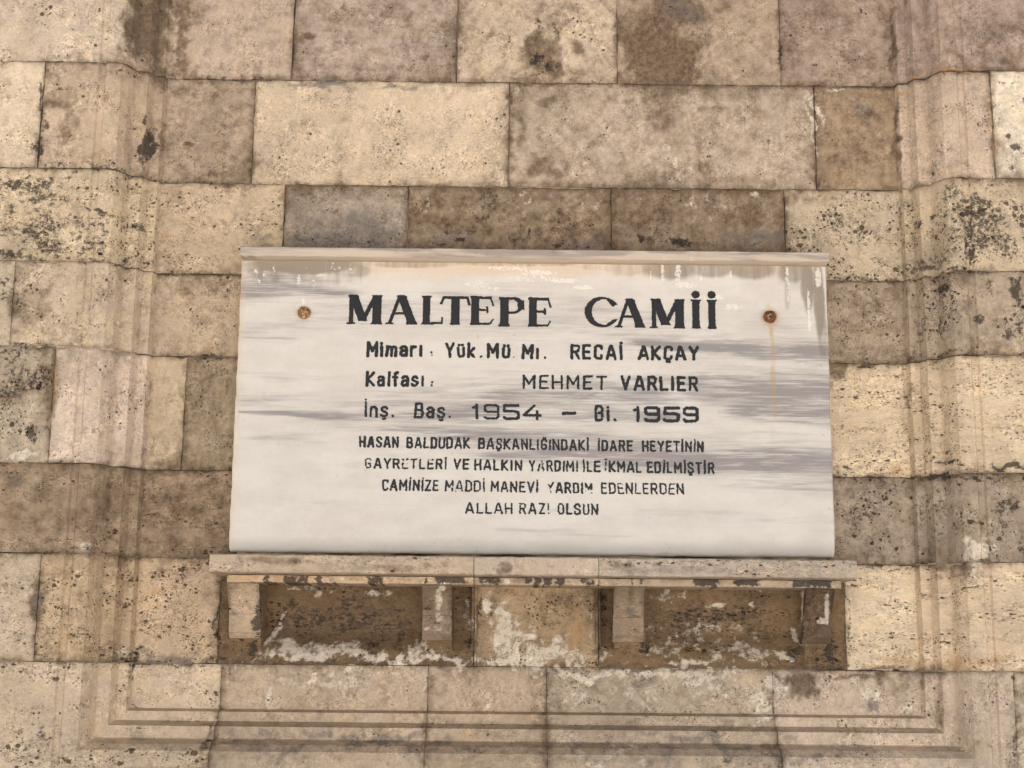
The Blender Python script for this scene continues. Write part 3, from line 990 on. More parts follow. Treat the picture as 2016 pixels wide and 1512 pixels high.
# ------------------------------------------------------------------ the shelf under the slab
SHELF = empty('stone_shelf', (0.05, -.03, at(1000, 1290)[1]))
tag(SHELF, 'carved travertine ledge on four short brackets carrying the white marble slab', 'shelf')
VL, VF = .165, .092                        # ledge front, fascia front
zt = at(1040, 1096.5, VL)[1]; zb = at(1040, 1132.5, VL)[1]
zfb = at(1040, 1152.0, VF)[1]
lx = [X(412, 1110, VL), X(933, 1115, VL), X(1179, 1115, VL), X(1687, 1120, VL)]
led = dict(br=[(560, 1105, 60, 8, .6), (520, 1100, 40, 5, .6), (760, 1118, 70, 8, .5), (860, 1112, 40, 8, .45), (995, 1115, 14, 16, .75), (985, 1125, 10, 8, .6), (1225, 1113, 30, 6, .7), (1240, 1120, 60, 10, .3), (1210, 1110, 20, 8, .5)],
           oc=[(1145, 1118, 10, 24, .5), (1500, 1131, 70, 4, .7), (640, 1131, 200, 3, .5)], wh=[(1190, 1100, 40, 3, .7), (1250, 1099, 60, 2.5, .8), (1400, 1102, 120, 2, .5)],
           gr=[(470, 1108, 14, 14, .55), (1330, 1122, 80, 10, .6), (1260, 1122, 50, 10, .5), (1390, 1122, 60, 8, .5)], bk=[(585, 1108, 6, 2, .8)])
for i, bcol in enumerate([(212, 184, 150), (212, 187, 160), (208, 185, 158)]):
    v, f = sweep(lx[i] + (.0009 if i else 0), lx[i + 1] - (.0009 if i < 2 else 0), [(-.02, zb - .0005), (VL - .004, zb), (VL, zb + .003), (VL, zt - .003), (VL - .003, zt), (-.02, zt + .002)], seed=i * 5, chip=.03, jit=.0011)
    front = (v[:, 1] < -(VL - .012))
    ov = {q: ell(v, it, VL) * front for q, it in led.items()}
    ov['oc'] = np.maximum(ov['oc'], np.where(v[:, 2] < zb + .004, .45, 0))  # warm bounce light painted as ochre on the underside
    mesh_obj('ledge_stone', v, f, M_STONE, SHELF, stone_attrs(v, bcol, .5, .8 if i != 1 else .1, .25, ov, i), smooth=False)
fx = [X(447, 1143, VF), X(933, 1143, VF), X(1179, 1143, VF), X(1656, 1146, VF)]
fas = dict(bk=[(523, 1141, 7, 8, .95), (572, 1142, 14, 9, 1.15), (596, 1142, 12, 9, .95), (628, 1142, 6, 8, 1.0), (652, 1138, 14, 7, .62), (738, 1142, 17, 8, 1.1), (580, 1149, 120, 2.5, .75),
               (839, 1143, 5, 7, .95), (888, 1141, 34, 9, 1.1), (964, 1142, 24, 8, .95), (1040, 1142, 8, 8, .9), (1058, 1143, 8, 9, .95), (1078, 1143, 9, 9, 1.0), (1102, 1143, 11, 9, 1.0), (1152, 1145, 10, 8, .9), (1166, 1145, 4, 7, .9),
               (1245, 1145, 3, 8, .8), (1262, 1146, 4, 8, .8), (1389, 1145, 25, 9, 1.2), (1470, 1145, 26, 9, 1.2), (1573, 1147, 14, 10, 1.0), (1595, 1147, 12, 9, .9), (1618, 1148, 20, 8, 1.15)],
           oc=[(560, 1140, 120, 12, .5), (760, 1140, 80, 12, .5), (1160, 1138, 20, 12, .5), (1540, 1136, 120, 4, .6)], wh=[(999, 1145, 7, 6, 1.0), (1610, 1147, 2, 9, .8), (872, 1150, 8, 3, .9)], br=[(1000, 1140, 60, 9, .5), (930, 1143, 20, 9, .4), (1300, 1140, 60, 10, .35), (1430, 1140, 30, 10, .35)])
for i, bcol in enumerate([(222, 188, 144), (206, 176, 140), (208, 178, 142)]):
    v, f = sweep(fx[i] + (.0009 if i else 0), fx[i + 1] - (.0009 if i < 2 else 0), [(-.02, zfb), (VF - .003, zfb), (VF, zfb + .002), (VF, zb - .002)], step=.0035, seed=20 + i * 5, chip=.012, jit=.0008)
    ov = {q: ell(v, it, VF, q == 'bk') for q, it in fas.items()}
    mesh_obj('fascia', v, f, M_STONE, SHELF, stone_attrs(v, bcol, .35, .6, .1, ov, 10 + i), smooth=False)
# brackets
BR = [((448, 511), (206, 174, 134), dict(bk=[(509, 1205, 11, 26, .75), (502, 1230, 14, 20, .8), (514, 1190, 5, 50, .8), (508, 1255, 20, 16, .7), (452, 1180, 3, 20, .4)], br=[(480, 1165, 30, 10, .25)])),
      ((831, 889), (158, 130, 100), dict(wh=[(863, 1180, 9, 22, .85), (866, 1215, 10, 16, .55), (856, 1237, 24, 8, .62), (872, 1160, 8, 6, .9)], br=[(845, 1190, 14, 40, .5), (885, 1190, 6, 50, .5), (860, 1165, 30, 8, .6)], bk=[(840, 1198, 12, 4, .7), (860, 1225, 16, 4, .6), (846, 1155, 14, 4, .6)])),
      ((1208, 1269), (168, 140, 108), dict(br=[(1243, 1175, 8, 24, .6), (1240, 1205, 8, 18, .5)], bk=[(1232, 1210, 6, 14, .35), (1255, 1212, 14, 3, .6), (1220, 1212, 10, 2, .6)], gr=[(1243, 1200, 8, 20, .5)])),
      ((1584, 1640), (120, 96, 70), dict(bk=[(1608, 1155, 22, 5, .5), (1600, 1235, 20, 10, .4)], br=[(1604, 1195, 20, 60, 1.2), (1596, 1230, 18, 30, 1.1), (1612, 1170, 18, 16, 1.0)], wh=[(1629, 1198, 6, 36, .85), (1620, 1222, 10, 8, .7)]))]
z_0, z_1, z_2, z_3 = zfb, at(1040, 1213, .045)[1], at(1040, 1250, .04)[1], at(1040, 1262, .012)[1]
h1 = z_0 - z_1
for i, ((pa, pb), bcol, stn) in enumerate(BR):
    s = [(-.02, z_3), (.008, z_3), (.014, z_3 + .006), (.016, z_2 - .006), (.020, z_2 - .002), (.024, z_2), (.026, z_2 + .004), (.030, z_1 - .012), (.031, z_1 - .002), (.036, z_1),
         (.036, z_1 + .01), (.038, z_1 + h1 * .35), (.046, z_1 + h1 * .6), (.062, z_1 + h1 * .82), (.080, z_1 + h1 * .95), (.089, z_0 - .001)]
    v, f = sweep(X(pa, 1190, .06), X(pb, 1190, .06), s, step=.005, seed=50 + i * 7, jit=.0010, chip=.02)
    ov = {q: ell(v, it, .05) for q, it in stn.items()}
    # shade painted black on the cheek that faces the middle
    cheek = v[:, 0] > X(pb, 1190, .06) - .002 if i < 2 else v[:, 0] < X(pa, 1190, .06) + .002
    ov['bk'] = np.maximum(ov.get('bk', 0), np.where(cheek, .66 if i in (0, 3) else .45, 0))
    mesh_obj('bracket', v, f, M_STONE, SHELF, stone_attrs(v, bcol, .4, .5, .15, ov, 30 + i), smooth=False)

# ------------------------------------------------------------------ the marble slab
VS = .072
PLQ = empty('marble_plaque', (0.06, -.04, zt))
tag(PLQ, 'white marble slab with grey veins and black painted lettering resting on the stone ledge', 'plaque')
sx0 = .5 * (X(472, 540, VS) + X(454, 1060, VS)); sx1 = .5 * (X(1627, 550, VS) + X(1644, 1070, VS))
sz0 = at(1040, 1091.5, VS)[1]; sz1 = at(1040, 512, VS)[1]


def seg_mask(x, z, pts, th, s, vv=VS):
    out = np.zeros_like(x)
    P = [at(px, py, vv) for px, py in pts]
    for (a, b), t0, t1 in zip(zip(P[:-1], P[1:]), th[:-1], th[1:]):
        dx, dz = b[0] - a[0], b[1] - a[1]; L = dx * dx + dz * dz
        t = np.clip(((x - a[0]) * dx + (z - a[1]) * dz) / L, 0, 1)
        d = np.hypot(x - a[0] - t * dx, z - a[1] - t * dz)
        w = (t0 + (t1 - t0) * t) / 715
        out = np.maximum(out, s * np.exp(-1.6 * (d / np.maximum(w, 1e-4)) ** 2))
    return out


VEINS = [([(470, 650), (760, 612), (1100, 640), (1630, 700)], (16, 30, 34, 30), .30), ([(660, 800), (1000, 772), (1420, 800)], (24, 46, 40), .36), ([(470, 790), (700, 820), (1000, 856), (1640, 905)], (16, 40, 44, 36), .36),
         ([(473, 540), (560, 552), (700, 560)], (26, 22, 12), .5), ([(900, 560), (1100, 596), (1400, 640)], (14, 22, 20), .3), ([(1000, 1000), (1300, 1010), (1640, 1030)], (8, 14, 14), .22), ([(1180, 668), (1330, 680), (1480, 688), (1630, 694)], (4, 9, 15, 17), 1.0),
         ([(1290, 752), (1400, 760), (1500, 768), (1635, 772)], (10, 28, 34, 36), .86), ([(1380, 800), (1500, 808), (1640, 812)], (8, 22, 26), .85), ([(1480, 758), (1640, 762)], (12, 15), .9),
         ([(1000, 885), (1200, 893), (1400, 902), (1640, 916)], (14, 20, 26, 26), .88), ([(1380, 955), (1640, 962)], (6, 11), .45),
         ([(880, 778), (1000, 780), (1180, 770), (1380, 780)], (8, 18, 26, 24), .62), ([(1150, 745), (1300, 748), (1420, 755)], (4, 12, 14), .5),
         ([(760, 818), (900, 812), (1080, 806), (1220, 812), (1400, 818)], (14, 24, 26, 22, 14), .6), ([(470, 812), (560, 816), (640, 823), (740, 822), (900, 814), (1060, 808)], (2, 5, 8, 8, 12, 8), .85), ([(640, 818), (740, 812), (860, 806)], (6, 14, 12), .6),
         ([(690, 843), (820, 850), (960, 862), (1120, 872), (1400, 886)], (5, 9, 20, 24, 14), .7), ([(690, 838), (760, 846), (840, 850)], (3, 7, 4), .8),
         ([(880, 898), (1020, 898), (1150, 906), (1400, 918)], (4, 12, 13, 16), .65), ([(640, 915), (700, 914), (745, 917)], (4, 7, 3), .75),
         ([(473, 572), (560, 566), (640, 574), (760, 582)], (20, 16, 10, 5), .8), ([(560, 600), (700, 606), (900, 612)], (6, 10, 6), .35), ([(473, 740), (600, 745), (760, 742)], (8, 12, 6), .25), ([(470, 860), (620, 866), (760, 870)], (6, 12, 8), .28), ([(480, 990), (700, 995), (900, 1000)], (5, 10, 6), .2), ([(790, 578), (920, 586), (1060, 598)], (4, 10, 7), .5), ([(600, 626), (700, 628), (800, 630)], (5, 7, 3), .42), ([(480, 662), (560, 665), (640, 668)], (3, 7, 3), .35), ([(650, 655), (760, 662)], (3, 5), .35),
         ([(1060, 604), (1180, 606), (1300, 612)], (6, 9, 5), .38), ([(1060, 650), (1220, 656), (1420, 666)], (4, 9, 10), .4), ([(1150, 628), (1060, 632)], (8, 12), .35), ([(1400, 625), (1500, 640), (1620, 645)], (14, 20, 20), .32),
         ([(900, 1045), (1100, 1048), (1300, 1056)], (4, 7, 4), .3), ([(690, 890), (840, 896)], (3, 5), .35), ([(1180, 840), (1400, 850), (1640, 858)], (4, 6, 5), .3), ([(1430, 715), (1630, 725)], (4, 7), .35), ([(900, 706), (1020, 710)], (3, 5), .35)]


def slab_attrs(v, seed=0):
    x, z = v[:, 0], v[:, 2]
    jx = x + .03 * (fbm(x * 5, z * 20, 3) - .5); jz = z + .016 * (fbm(x * 4, z * 9, 4) - .5)
    vein = np.zeros(len(v))
    for pts, th, s in VEINS:
        k = seg_mask(jx, jz, pts, [t * 1.7 for t in th], s)
        for px, py in (pts[0], pts[-1]):                     # veins die away inside the slab
            if 480 < px < 1600: k = k * sstep(0, .13, np.hypot(jx - at(px, py, VS)[0], (jz - at(px, py, VS)[1]) * 1.5))
        vein = np.maximum(vein, k)
    dirt = ell(v, [(598, 616, 15, 15, .9), (1516, 624, 15, 15, 1.0), (600, 520, 130, 26, .95), (530, 530, 50, 36, .6), (690, 532, 60, 20, .6), (800, 520, 120, 10, .6), (1000, 518, 200, 8, .55), (640, 545, 90, 22, .45), (1230, 528, 60, 22, .5), (1320, 530, 70, 26, .82), (1400, 530, 60, 22, .72), (1480, 530, 60, 26, .82), (1560, 534, 40, 30, .72), (1590, 560, 16, 70, .85), (1612, 590, 14, 100, .85), (1620, 660, 12, 60, .6), (1180, 524, 60, 12, .45), (1550, 580, 10, 40, .45)], VS)
    wh = ell(v, [(505, 535, 5, 12, .6), (509, 555, 7, 6, .62), (540, 528, 4, 10, .5), (560, 553, 4, 8, .5), (588, 550, 5, 16, .52), (617, 560, 5, 14, .58), (596, 592, 4, 9, .75), (630, 541, 16, 4, .62), (660, 525, 14, 10, .45), (690, 530, 14, 12, .42), (520, 540, 4, 14, .42),
                 (1060, 537, 40, 6, .7), (1110, 552, 36, 6, .75), (1150, 566, 24, 6, .7), (1000, 528, 50, 6, .5), (940, 560, 30, 8, .45), (970, 570, 20, 8, .5), (1050, 548, 60, 10, .4),
                 (1304, 536, 4, 22, .75), (1335, 540, 8, 30, .7), (1350, 562, 30, 8, .62), (1280, 540, 3, 18, .5), (1262, 530, 3, 14, .5), (1400, 585, 40, 6, .62), (1440, 604, 24, 8, .62), (1550, 545, 4, 25, .7), (1552, 575, 4, 30, .6), (1592, 600, 3, 36, .85), (1594, 640, 3, 14, .95), (1612, 545, 8, 24, .8), (1380, 545, 3, 14, .6), (1440, 540, 3, 12, .6), (1578, 716, 6, 2, .7)], VS)
    rust = ell(v, [(598, 618, 21, 22, .5), (1516, 627, 24, 26, .6), (598, 616, 16, 16, .8), (1516, 626, 19, 20, 1.0), (1518, 650, 5, 20, .8), (1521, 685, 6, 36, .6), (1525, 716, 4, 22, .45), (1522, 745, 6, 36, .72), (1524, 790, 7, 50, .5), (1521, 850, 6, 60, .3), (1513, 604, 6, 8, .5), (596, 636, 4, 16, .4), (1390, 733, 4, 4, .4)], VS)
    ed = np.minimum(x - sx0, sx1 - x)
    warm = np.clip(.75 * np.exp(-(x - sx0) / .018), 0, 1)
    warm = np.maximum(warm, ell(v, [(900, 525, 260, 22, .85), (1100, 520, 120, 30, .8), (1250, 520, 120, 30, .7), (1500, 520, 120, 26, .6), (560, 520, 100, 14, .5), (800, 545, 120, 20, .35)], VS))
    warm = np.maximum(warm, .10 + .10 * fbm(x * 3, z * 5, 12))
    film_shade = np.maximum(.85 * np.exp(-(z - sz0) / .006), .8 * np.exp(-(sx1 - x) / .0035))  # shadow gap painted along the right edge; lower edge greyer
    film_shade = np.maximum(film_shade, ell(v, [(1575, 545, 60, 40, .4), (600, 525, 110, 20, .45)], VS))
    bb = np.tile(np.array([*lin((232, 226, 217)) * .88, 1.0]), (len(v), 1))
    o = np.zeros(len(v))
    return dict(base=bb, m1=np.stack([vein, dirt, wh, rust], -1), m2=np.stack([warm, film_shade, o, o], -1))


def slab_surf(x, z):
    b = np.clip((sz0 + .012 - z) / .012, 0, 1) ** 2 * .002
    return VS - b + 0 * x


v, f, _ = block_mesh(sx0, sx1, sz0, sz1, (220, 212, 204), step=.0033, gap=0.0, depth=.066, surf=slab_surf, rnd=.0022, chip=.4, seed=500, rough=.12)
# the lower corners are rounded in plan
for sgn, xe in ((1, sx0), (-1, sx1)):
    dx = np.clip(1 - (v[:, 0] - xe) * sgn / .05, 0, 1); dz = np.clip(1 - (v[:, 2] - sz0) / .045, 0, 1)
    v[:, 0] += sgn * .0055 * (dx > 0) * np.clip(dx * 3, 0, 1) * dz ** 3
mesh_obj('slab', v, f, M_MARBLE, PLQ, slab_attrs(v), smooth=False)

# cap strip over the slab
VC = .118
cz1 = at(1050, 490.5, VC)[1]; cz0 = at(1050, 508.5, VC)[1]
cx0, cx1 = X(473, 497, VC), X(1632, 505, VC)
v, f = sweep(cx0, cx1, [(-.0, cz0 - .002), (VS + .004, cz0 - .002), (VS + .010, cz0 - .001), (VC - .004, cz0), (VC, cz0 + .003), (VC, cz1 - .002), (VC - .003, cz1), (.0, cz1 + .004)], step=.005, jit=.0009, seed=70, chip=.02)
a = slab_attrs(v)
a['base'][:, :3] = lin((218, 202, 184)) * .82
fr = v[:, 1] < -(VC - .006)
a['m1'][:, 0] = np.clip(2.2 * fbm(v[:, 0] * 5, v[:, 2] * 60 + v[:, 0] * 4, 9) - .75, 0, .9) * fr + ell(v, [(1060, 495, 60, 7, .5), (1190, 496, 60, 8, .6), (1310, 496, 40, 4, .9), (1475, 499, 22, 3, 1.0), (960, 494, 60, 6, .4)], VC) * fr
a['m1'][:, 1] = ell(v, [(480, 503, 30, 1.5, .8), (560, 508, 120, 1.8, .6)], VC) * .8
a['m1'][:, 2] = 0; a['m1'][:, 3] = 0
a['m2'][:, 0] = np.where(fr, .35, .75); a['m2'][:, 1] = np.where(v[:, 1] > -(VS + .014), .8, 0)  # warm bounce light painted on the underside; darker where it meets the slab
mesh_obj('cap_strip', v, f, M_MARBLE, PLQ, a, smooth=False)


# dark crack of old mortar under the strip and under the slab
def bar(name, x0, x1, z0, z1, va, vb, mat, parent):
    vv = [(x0, -va, z0), (x1, -va, z0), (x1, -va, z1), (x0, -va, z1), (x0, -vb, z0), (x1, -vb, z0), (x1, -vb, z1), (x0, -vb, z1)]
    ff = [(4, 5, 6, 7), (0, 3, 2, 1), (0, 1, 5, 4), (3, 7, 6, 2), (0, 4, 7, 3), (1, 2, 6, 5)]
    return mesh_obj(name, vv, ff, mat, parent, smooth=False)


bar('bedding_mortar', sx0 + .02, sx1 - .02, zt - .001, sz0 + .0005, .0, .055, M_MORTAR, PLQ)


# bolts
M_CRUST = rust_material('crusted_iron', (110, 72, 44), (192, 146, 98))


def bolt(px, py, mat):
    x, z = at(px, py, VS + .006)
    n, rings = 28, [(.0172, .000), (.0172, .004), (.0150, .0075), (.0122, .0078), (.0112, .0080), (.0108, .0150), (.0078, .0185), (.0030, .0190)]
    V, F = [], []
    for k, (r, h) in enumerate(rings):
        for j in range(n):
            a = 2 * math.pi * j / n
            w = 1 + .10 * (float(vnoise(np.array([j * .7]), np.array([k * 1.3 + px]), 3)[0]) - .5) * 2
            if 3 <= k <= 6: w *= 1 + .06 * math.cos(6 * a)          # worn hexagonal head
            V.append((x + r * w * math.cos(a), -(VS + h + .002 * (w - 1) * 8), z + r * w * math.sin(a)))
    V.append((x, -(VS + .0192), z))
    for k in range(len(rings) - 1):
        for j in range(n):
            F.append((k * n + j, k * n + (j + 1) % n, (k + 1) * n + (j + 1) % n, (k + 1) * n + j))
    for j in range(n): F.append(((len(rings) - 1) * n + j, (len(rings) - 1) * n + (j + 1) % n, len(V) - 1))
    o = mesh_obj('bolt', V, F, mat, PLQ)
    return o


bolt(598, 615, M_CRUST)['label'] = 'small crusted bolt head left of the heading'
bolt(1516, 623, M_RUST)['label'] = 'rusty brown bolt with an orange streak below it'

# ------------------------------------------------------------------ lettering
# sans glyphs: strokes in a box 0..w x 0..1 (cap height 1)
def arc(cx, cy, rx, ry, a0, a1, n=8):
    return [(cx + rx * math.cos(R(a0 + (a1 - a0) * i / n)), cy + ry * math.sin(R(a0 + (a1 - a0) * i / n))) for i in range(n + 1)]


def rbox(x0, y0, x1, y1, r=.16):
    return arc(x1 - r, y1 - r, r, r, 90, 0, 3) + arc(x1 - r, y0 + r, r, r, 0, -90, 3) + arc(x0 + r, y0 + r, r, r, -90, -180, 3) + arc(x0 + r, y1 - r, r, r, 180, 90, 3) + [(x1 - r, y1)]


G = {
 'A': (.58, [[(0, 0), (.24, 1), (.34, 1), (.58, 0)], [(.1, .28), (.48, .28)]]),
 'B': (.48, [[(0, 0), (0, 1), (.32, 1), (.42, .92), (.42, .62), (.32, .53), (0, .53)], [(.32, .53), (.46, .43), (.46, .1), (.34, 0), (0, 0)]]),
 'C': (.48, [[(.46, .78), (.46, .9), (.36, 1), (.12, 1), (0, .88), (0, .12), (.12, 0), (.36, 0), (.46, .1), (.46, .22)]]),
 'D': (.48, [[(0, 0), (0, 1), (.3, 1), (.47, .85), (.47, .15), (.3, 0), (0, 0)]]),
 'E': (.42, [[(.42, 1), (0, 1), (0, 0), (.42, 0)], [(0, .52), (.36, .52)]]),
 'G': (.48, [[(.46, .8), (.46, .9), (.36, 1), (.12, 1), (0, .88), (0, .12), (.12, 0), (.36, 0), (.46, .1), (.46, .46), (.26, .46)]]),
 'H': (.48, [[(0, 0), (0, 1)], [(.48, 0), (.48, 1)], [(0, .5), (.48, .5)]]),
 'I': (.06, [[(.03, 0), (.03, 1)]]),
 'K': (.50, [[(0, 0), (0, 1)], [(.48, 1), (.08, .5), (.5, 0)]]),
 'L': (.40, [[(0, 1), (0, 0), (.4, 0)]]),
 'M': (.60, [[(0, 0), (0, 1), (.3, .36), (.6, 1), (.6, 0)]]),
 'N': (.50, [[(0, 0), (0, 1), (.5, 0), (.5, 1)]]),
 'O': (.48, [[(.12, 1), (.36, 1), (.48, .86), (.48, .14), (.36, 0), (.12, 0), (0, .14), (0, .86), (.12, 1)]]),
 'R': (.48, [[(0, 0), (0, 1), (.34, 1), (.45, .9), (.45, .6), (.34, .5), (0, .5)], [(.26, .5), (.48, 0)]]),
 'S': (.46, [[(.45, .8), (.43, .92), (.33, 1), (.13, 1), (.01, .9), (.01, .66), (.12, .55), (.34, .45), (.45, .34), (.45, .1), (.33, 0), (.12, 0), (.01, .09), (0, .2)]]),
 'T': (.50, [[(0, 1), (.5, 1)], [(.25, 1), (.25, 0)]]),
 'U': (.48, [[(0, 1), (0, .14), (.12, 0), (.36, 0), (.48, .14), (.48, 1)]]),
 'V': (.52, [[(0, 1), (.26, 0), (.52, 1)]]),
 'Y': (.52, [[(0, 1), (.26, .45), (.52, 1)], [(.26, .45), (.26, 0)]]),
 'Z': (.44, [[(0, 1), (.44, 1), (0, 0), (.44, 0)]]),
 'i': (.06, [[(.03, 0), (.03, .68)], [(.03, .90), (.03, .93)]]),
 '\u0131': (.06, [[(.03, 0), (.03, .68)]]),
 'm': (.62, [[(0, 0), (0, .68)], [(0, .5), (.1, .67), (.22, .67), (.31, .55), (.31, 0)], [(.31, .5), (.4, .67), (.53, .67), (.62, .55), (.62, 0)]]),
 'n': (.38, [[(0, 0), (0, .68)], [(0, .5), (.12, .67), (.28, .67), (.38, .55), (.38, 0)]]),
 'a': (.40, [[(.02, .58), (.1, .68), (.3, .68), (.4, .57), (.4, 0)], [(.4, .4), (.12, .38), (0, .28), (0, .1), (.1, 0), (.26, .01), (.4, .12)]]),
 'r': (.28, [[(0, 0), (0, .68)], [(0, .48), (.1, .66), (.28, .67)]]),
 'k': (.38, [[(0, 0), (0, 1)], [(.36, .66), (.05, .33), (.38, 0)]]),
 'l': (.06, [[(.03, 0), (.03, 1)]]),
 'f': (.28, [[(.3, 1), (.2, 1), (.1, .9), (.1, 0)], [(-.04, .64), (.27, .64)]]),
 's': (.40, [[(.38, .56), (.3, .68), (.1, .68), (.01, .58), (.02, .45), (.12, .38), (.28, .33), (.38, .24), (.38, .1), (.28, 0), (.1, 0), (.0, .1)]]),
 '\u00fc': (.38, [[(0, .68), (0, .12), (.1, 0), (.28, 0), (.38, .12), (.38, .68)], [(.07, .88), (.08, .90)], [(.31, .88), (.32, .90)]]),
 '.': (.06, [[(.03, .03), (.035, .04)]]),
 ':': (.06, [[(.03, .03), (.035, .04)], [(.03, .26), (.035, .27)]]),
 '-': (.9, [[(0, .46), (.9, .48)]]),
 '1': (.34, [[(0, .80), (.2, .86), (.22, 1)], [(.22, .98), (.22, 0)]]),
 '4': (1.05, [[(.62, 1), (0, .28), (1.05, .26)], [(.82, .56), (.82, -.02)]]),
 '5': (.9, [[(.9, 1), (.04, 1), (.02, .56), (.7, .56), (.9, .48), (.9, .1), (.8, 0), (.12, 0), (.0, .1)]]),
 '9': (.9, [[(.88, .5), (.2, .5), (.04, .6), (.04, .9), (.16, 1), (.74, 1), (.88, .9), (.88, .12), (.76, 0), (.14, 0), (.02, .1)]]),
}
DOT = {'\u0130': 'I', '\u015e': 'S', '\u00c7': 'C', '\u011e': 'G', '\u015f': 's'}


def glyph(c):
    if c in G: return G[c]
    w, s = G[DOT[c]]; s = [list(q) for q in s]
    if c == '\u0130': s.append([(.03, 1.22), (.035, 1.23)])
    elif c == '\u011e': s.append([(.12, 1.2), (.24, 1.16), (.36, 1.2)])
    else: s.append([(w / 2 - .08, -.2), (w / 2 + .08, -.2)])
    return w, s


def seg_d(x, y, a, b, square=False):
    dx, dy = b[0] - a[0], b[1] - a[1]; L = dx * dx + dy * dy
    t = np.clip(((x - a[0]) * dx + (y - a[1]) * dy) / max(L, 1e-12), 0, 1)
    return np.hypot(x - a[0] - t * dx, y - a[1] - t * dy)


CELL = .0009


def contour_mesh(name, fields, depth_v, label=None):
    """fields: list of (x0, z0, array of signed value >0 inside); filled outline of each is added to one flat mesh"""
    V, F = [], []
    for x0, z0, S in fields:
        nx, nz = S.shape
        vid = {}

        def vert(key, x, z):
            if key not in vid:
                vid[key] = len(V); V.append((x0 + x * CELL, -depth_v, z0 + z * CELL))
            return vid[key]
        ins = S > 0
        cnt = ins[:-1, :-1].astype(int) + ins[1:, :-1] + ins[1:, 1:] + ins[:-1, 1:]
        for i, j in np.argwhere(cnt > 0):
            cs = [(i, j), (i + 1, j), (i + 1, j + 1), (i, j + 1)]
            if cnt[i, j] == 4:
                F.append([vert(c, *c) for c in cs]); continue
            poly = []
            for q in range(4):
                a, b = cs[q], cs[(q + 1) % 4]
                if ins[a]: poly.append(vert(a, *a))
                if ins[a] != ins[b]:
                    t = S[a] / (S[a] - S[b]); k = (min(a, b), max(a, b))
                    poly.append(vert(k, a[0] + (b[0] - a[0]) * t, a[1] + (b[1] - a[1]) * t))
            if len(poly) >= 3: F.append(poly)
    o = mesh_obj(name, np.array(V), F, M_PAINT, PLQ, smooth=False)
    if label: o['label'] = label
    return o


def rag(xx, zz, amp, fade, seed):
    """ragged paint edge; fade wears the paint away in flakes"""
    n1 = fbm(xx * 420, zz * 420, 200 + seed, 2) - .5
    n2 = fbm(xx * 130, zz * 130, 230 + seed, 3)
    return n1 * amp - np.clip(n2 - (.86 - .36 * fade), 0, 1) * .03 * (0.3 + fade * 1.3)


def word(text, xa, xb, ytop, ybase, wt, fades='', ybase2=None, seed=0):
    """one word measured in the photograph: left, right, cap top, baseline; wt = stroke width / cap height"""
    yb2 = ybase if ybase2 is None else ybase2
    A = at(xa, ybase, VS); B = at(xb, yb2, VS); T = at(xa, ytop, VS)
    cap = T[1] - A[1]; width = B[0] - A[0]; hw = wt * cap / 2
    gl = [glyph(c) for c in text]
    gapw = .17 + wt
    tot = sum(g[0] for g in gl) + gapw * (len(gl) - 1)
    sx = (width - 2 * hw) / max(tot, 1e-6) if len(text) > 1 or text == '-' else cap
    out = []; x = A[0] + hw
    capc = cap - 2 * hw
    for i, (w, strokes) in enumerate(gl):
        fade = int(fades[i]) / 9.0 if i < len(fades) else .22
        r = random.Random(seed * 100 + i)
        zb_ = A[1] + (B[1] - A[1]) * (x - A[0]) / max(width, 1e-6) + hw
        m = hw + .004
        gx0, gz0 = x - m, zb_ - .32 * cap
        nx = int((w * sx + 2 * m) / CELL) + 2; nz = int(cap * 1.72 / CELL)
        xx = gx0 + np.arange(nx)[:, None] * CELL + np.zeros((1, nz)); zz = gz0 + np.arange(nz)[None, :] * CELL + np.zeros((nx, 1))
        best = np.full(xx.shape, -1.0)
        sl = r.uniform(-.03, .03)
        wxx = xx + .0010 * (fbm(xx * 60, zz * 60, 9 + seed, 2) - .5) * 2
        for s in strokes:
            hwj = hw * r.uniform(.98, 1.2) * (1 - .22 * fade)
            pts = [(x + px * sx + sl * py * cap + r.uniform(-.0005, .0005), zb_ + py * capc + r.uniform(-.0005, .0005)) for px, py in s]
            for a, b in zip(pts[:-1], pts[1:]): best = np.maximum(best, hwj - seg_d(wxx, zz, a, b))
        best = best + rag(xx, zz, .0032, fade, seed * 13 + i)
        out.append((gx0, gz0, best))
        x += (w + gapw) * sx
    return out


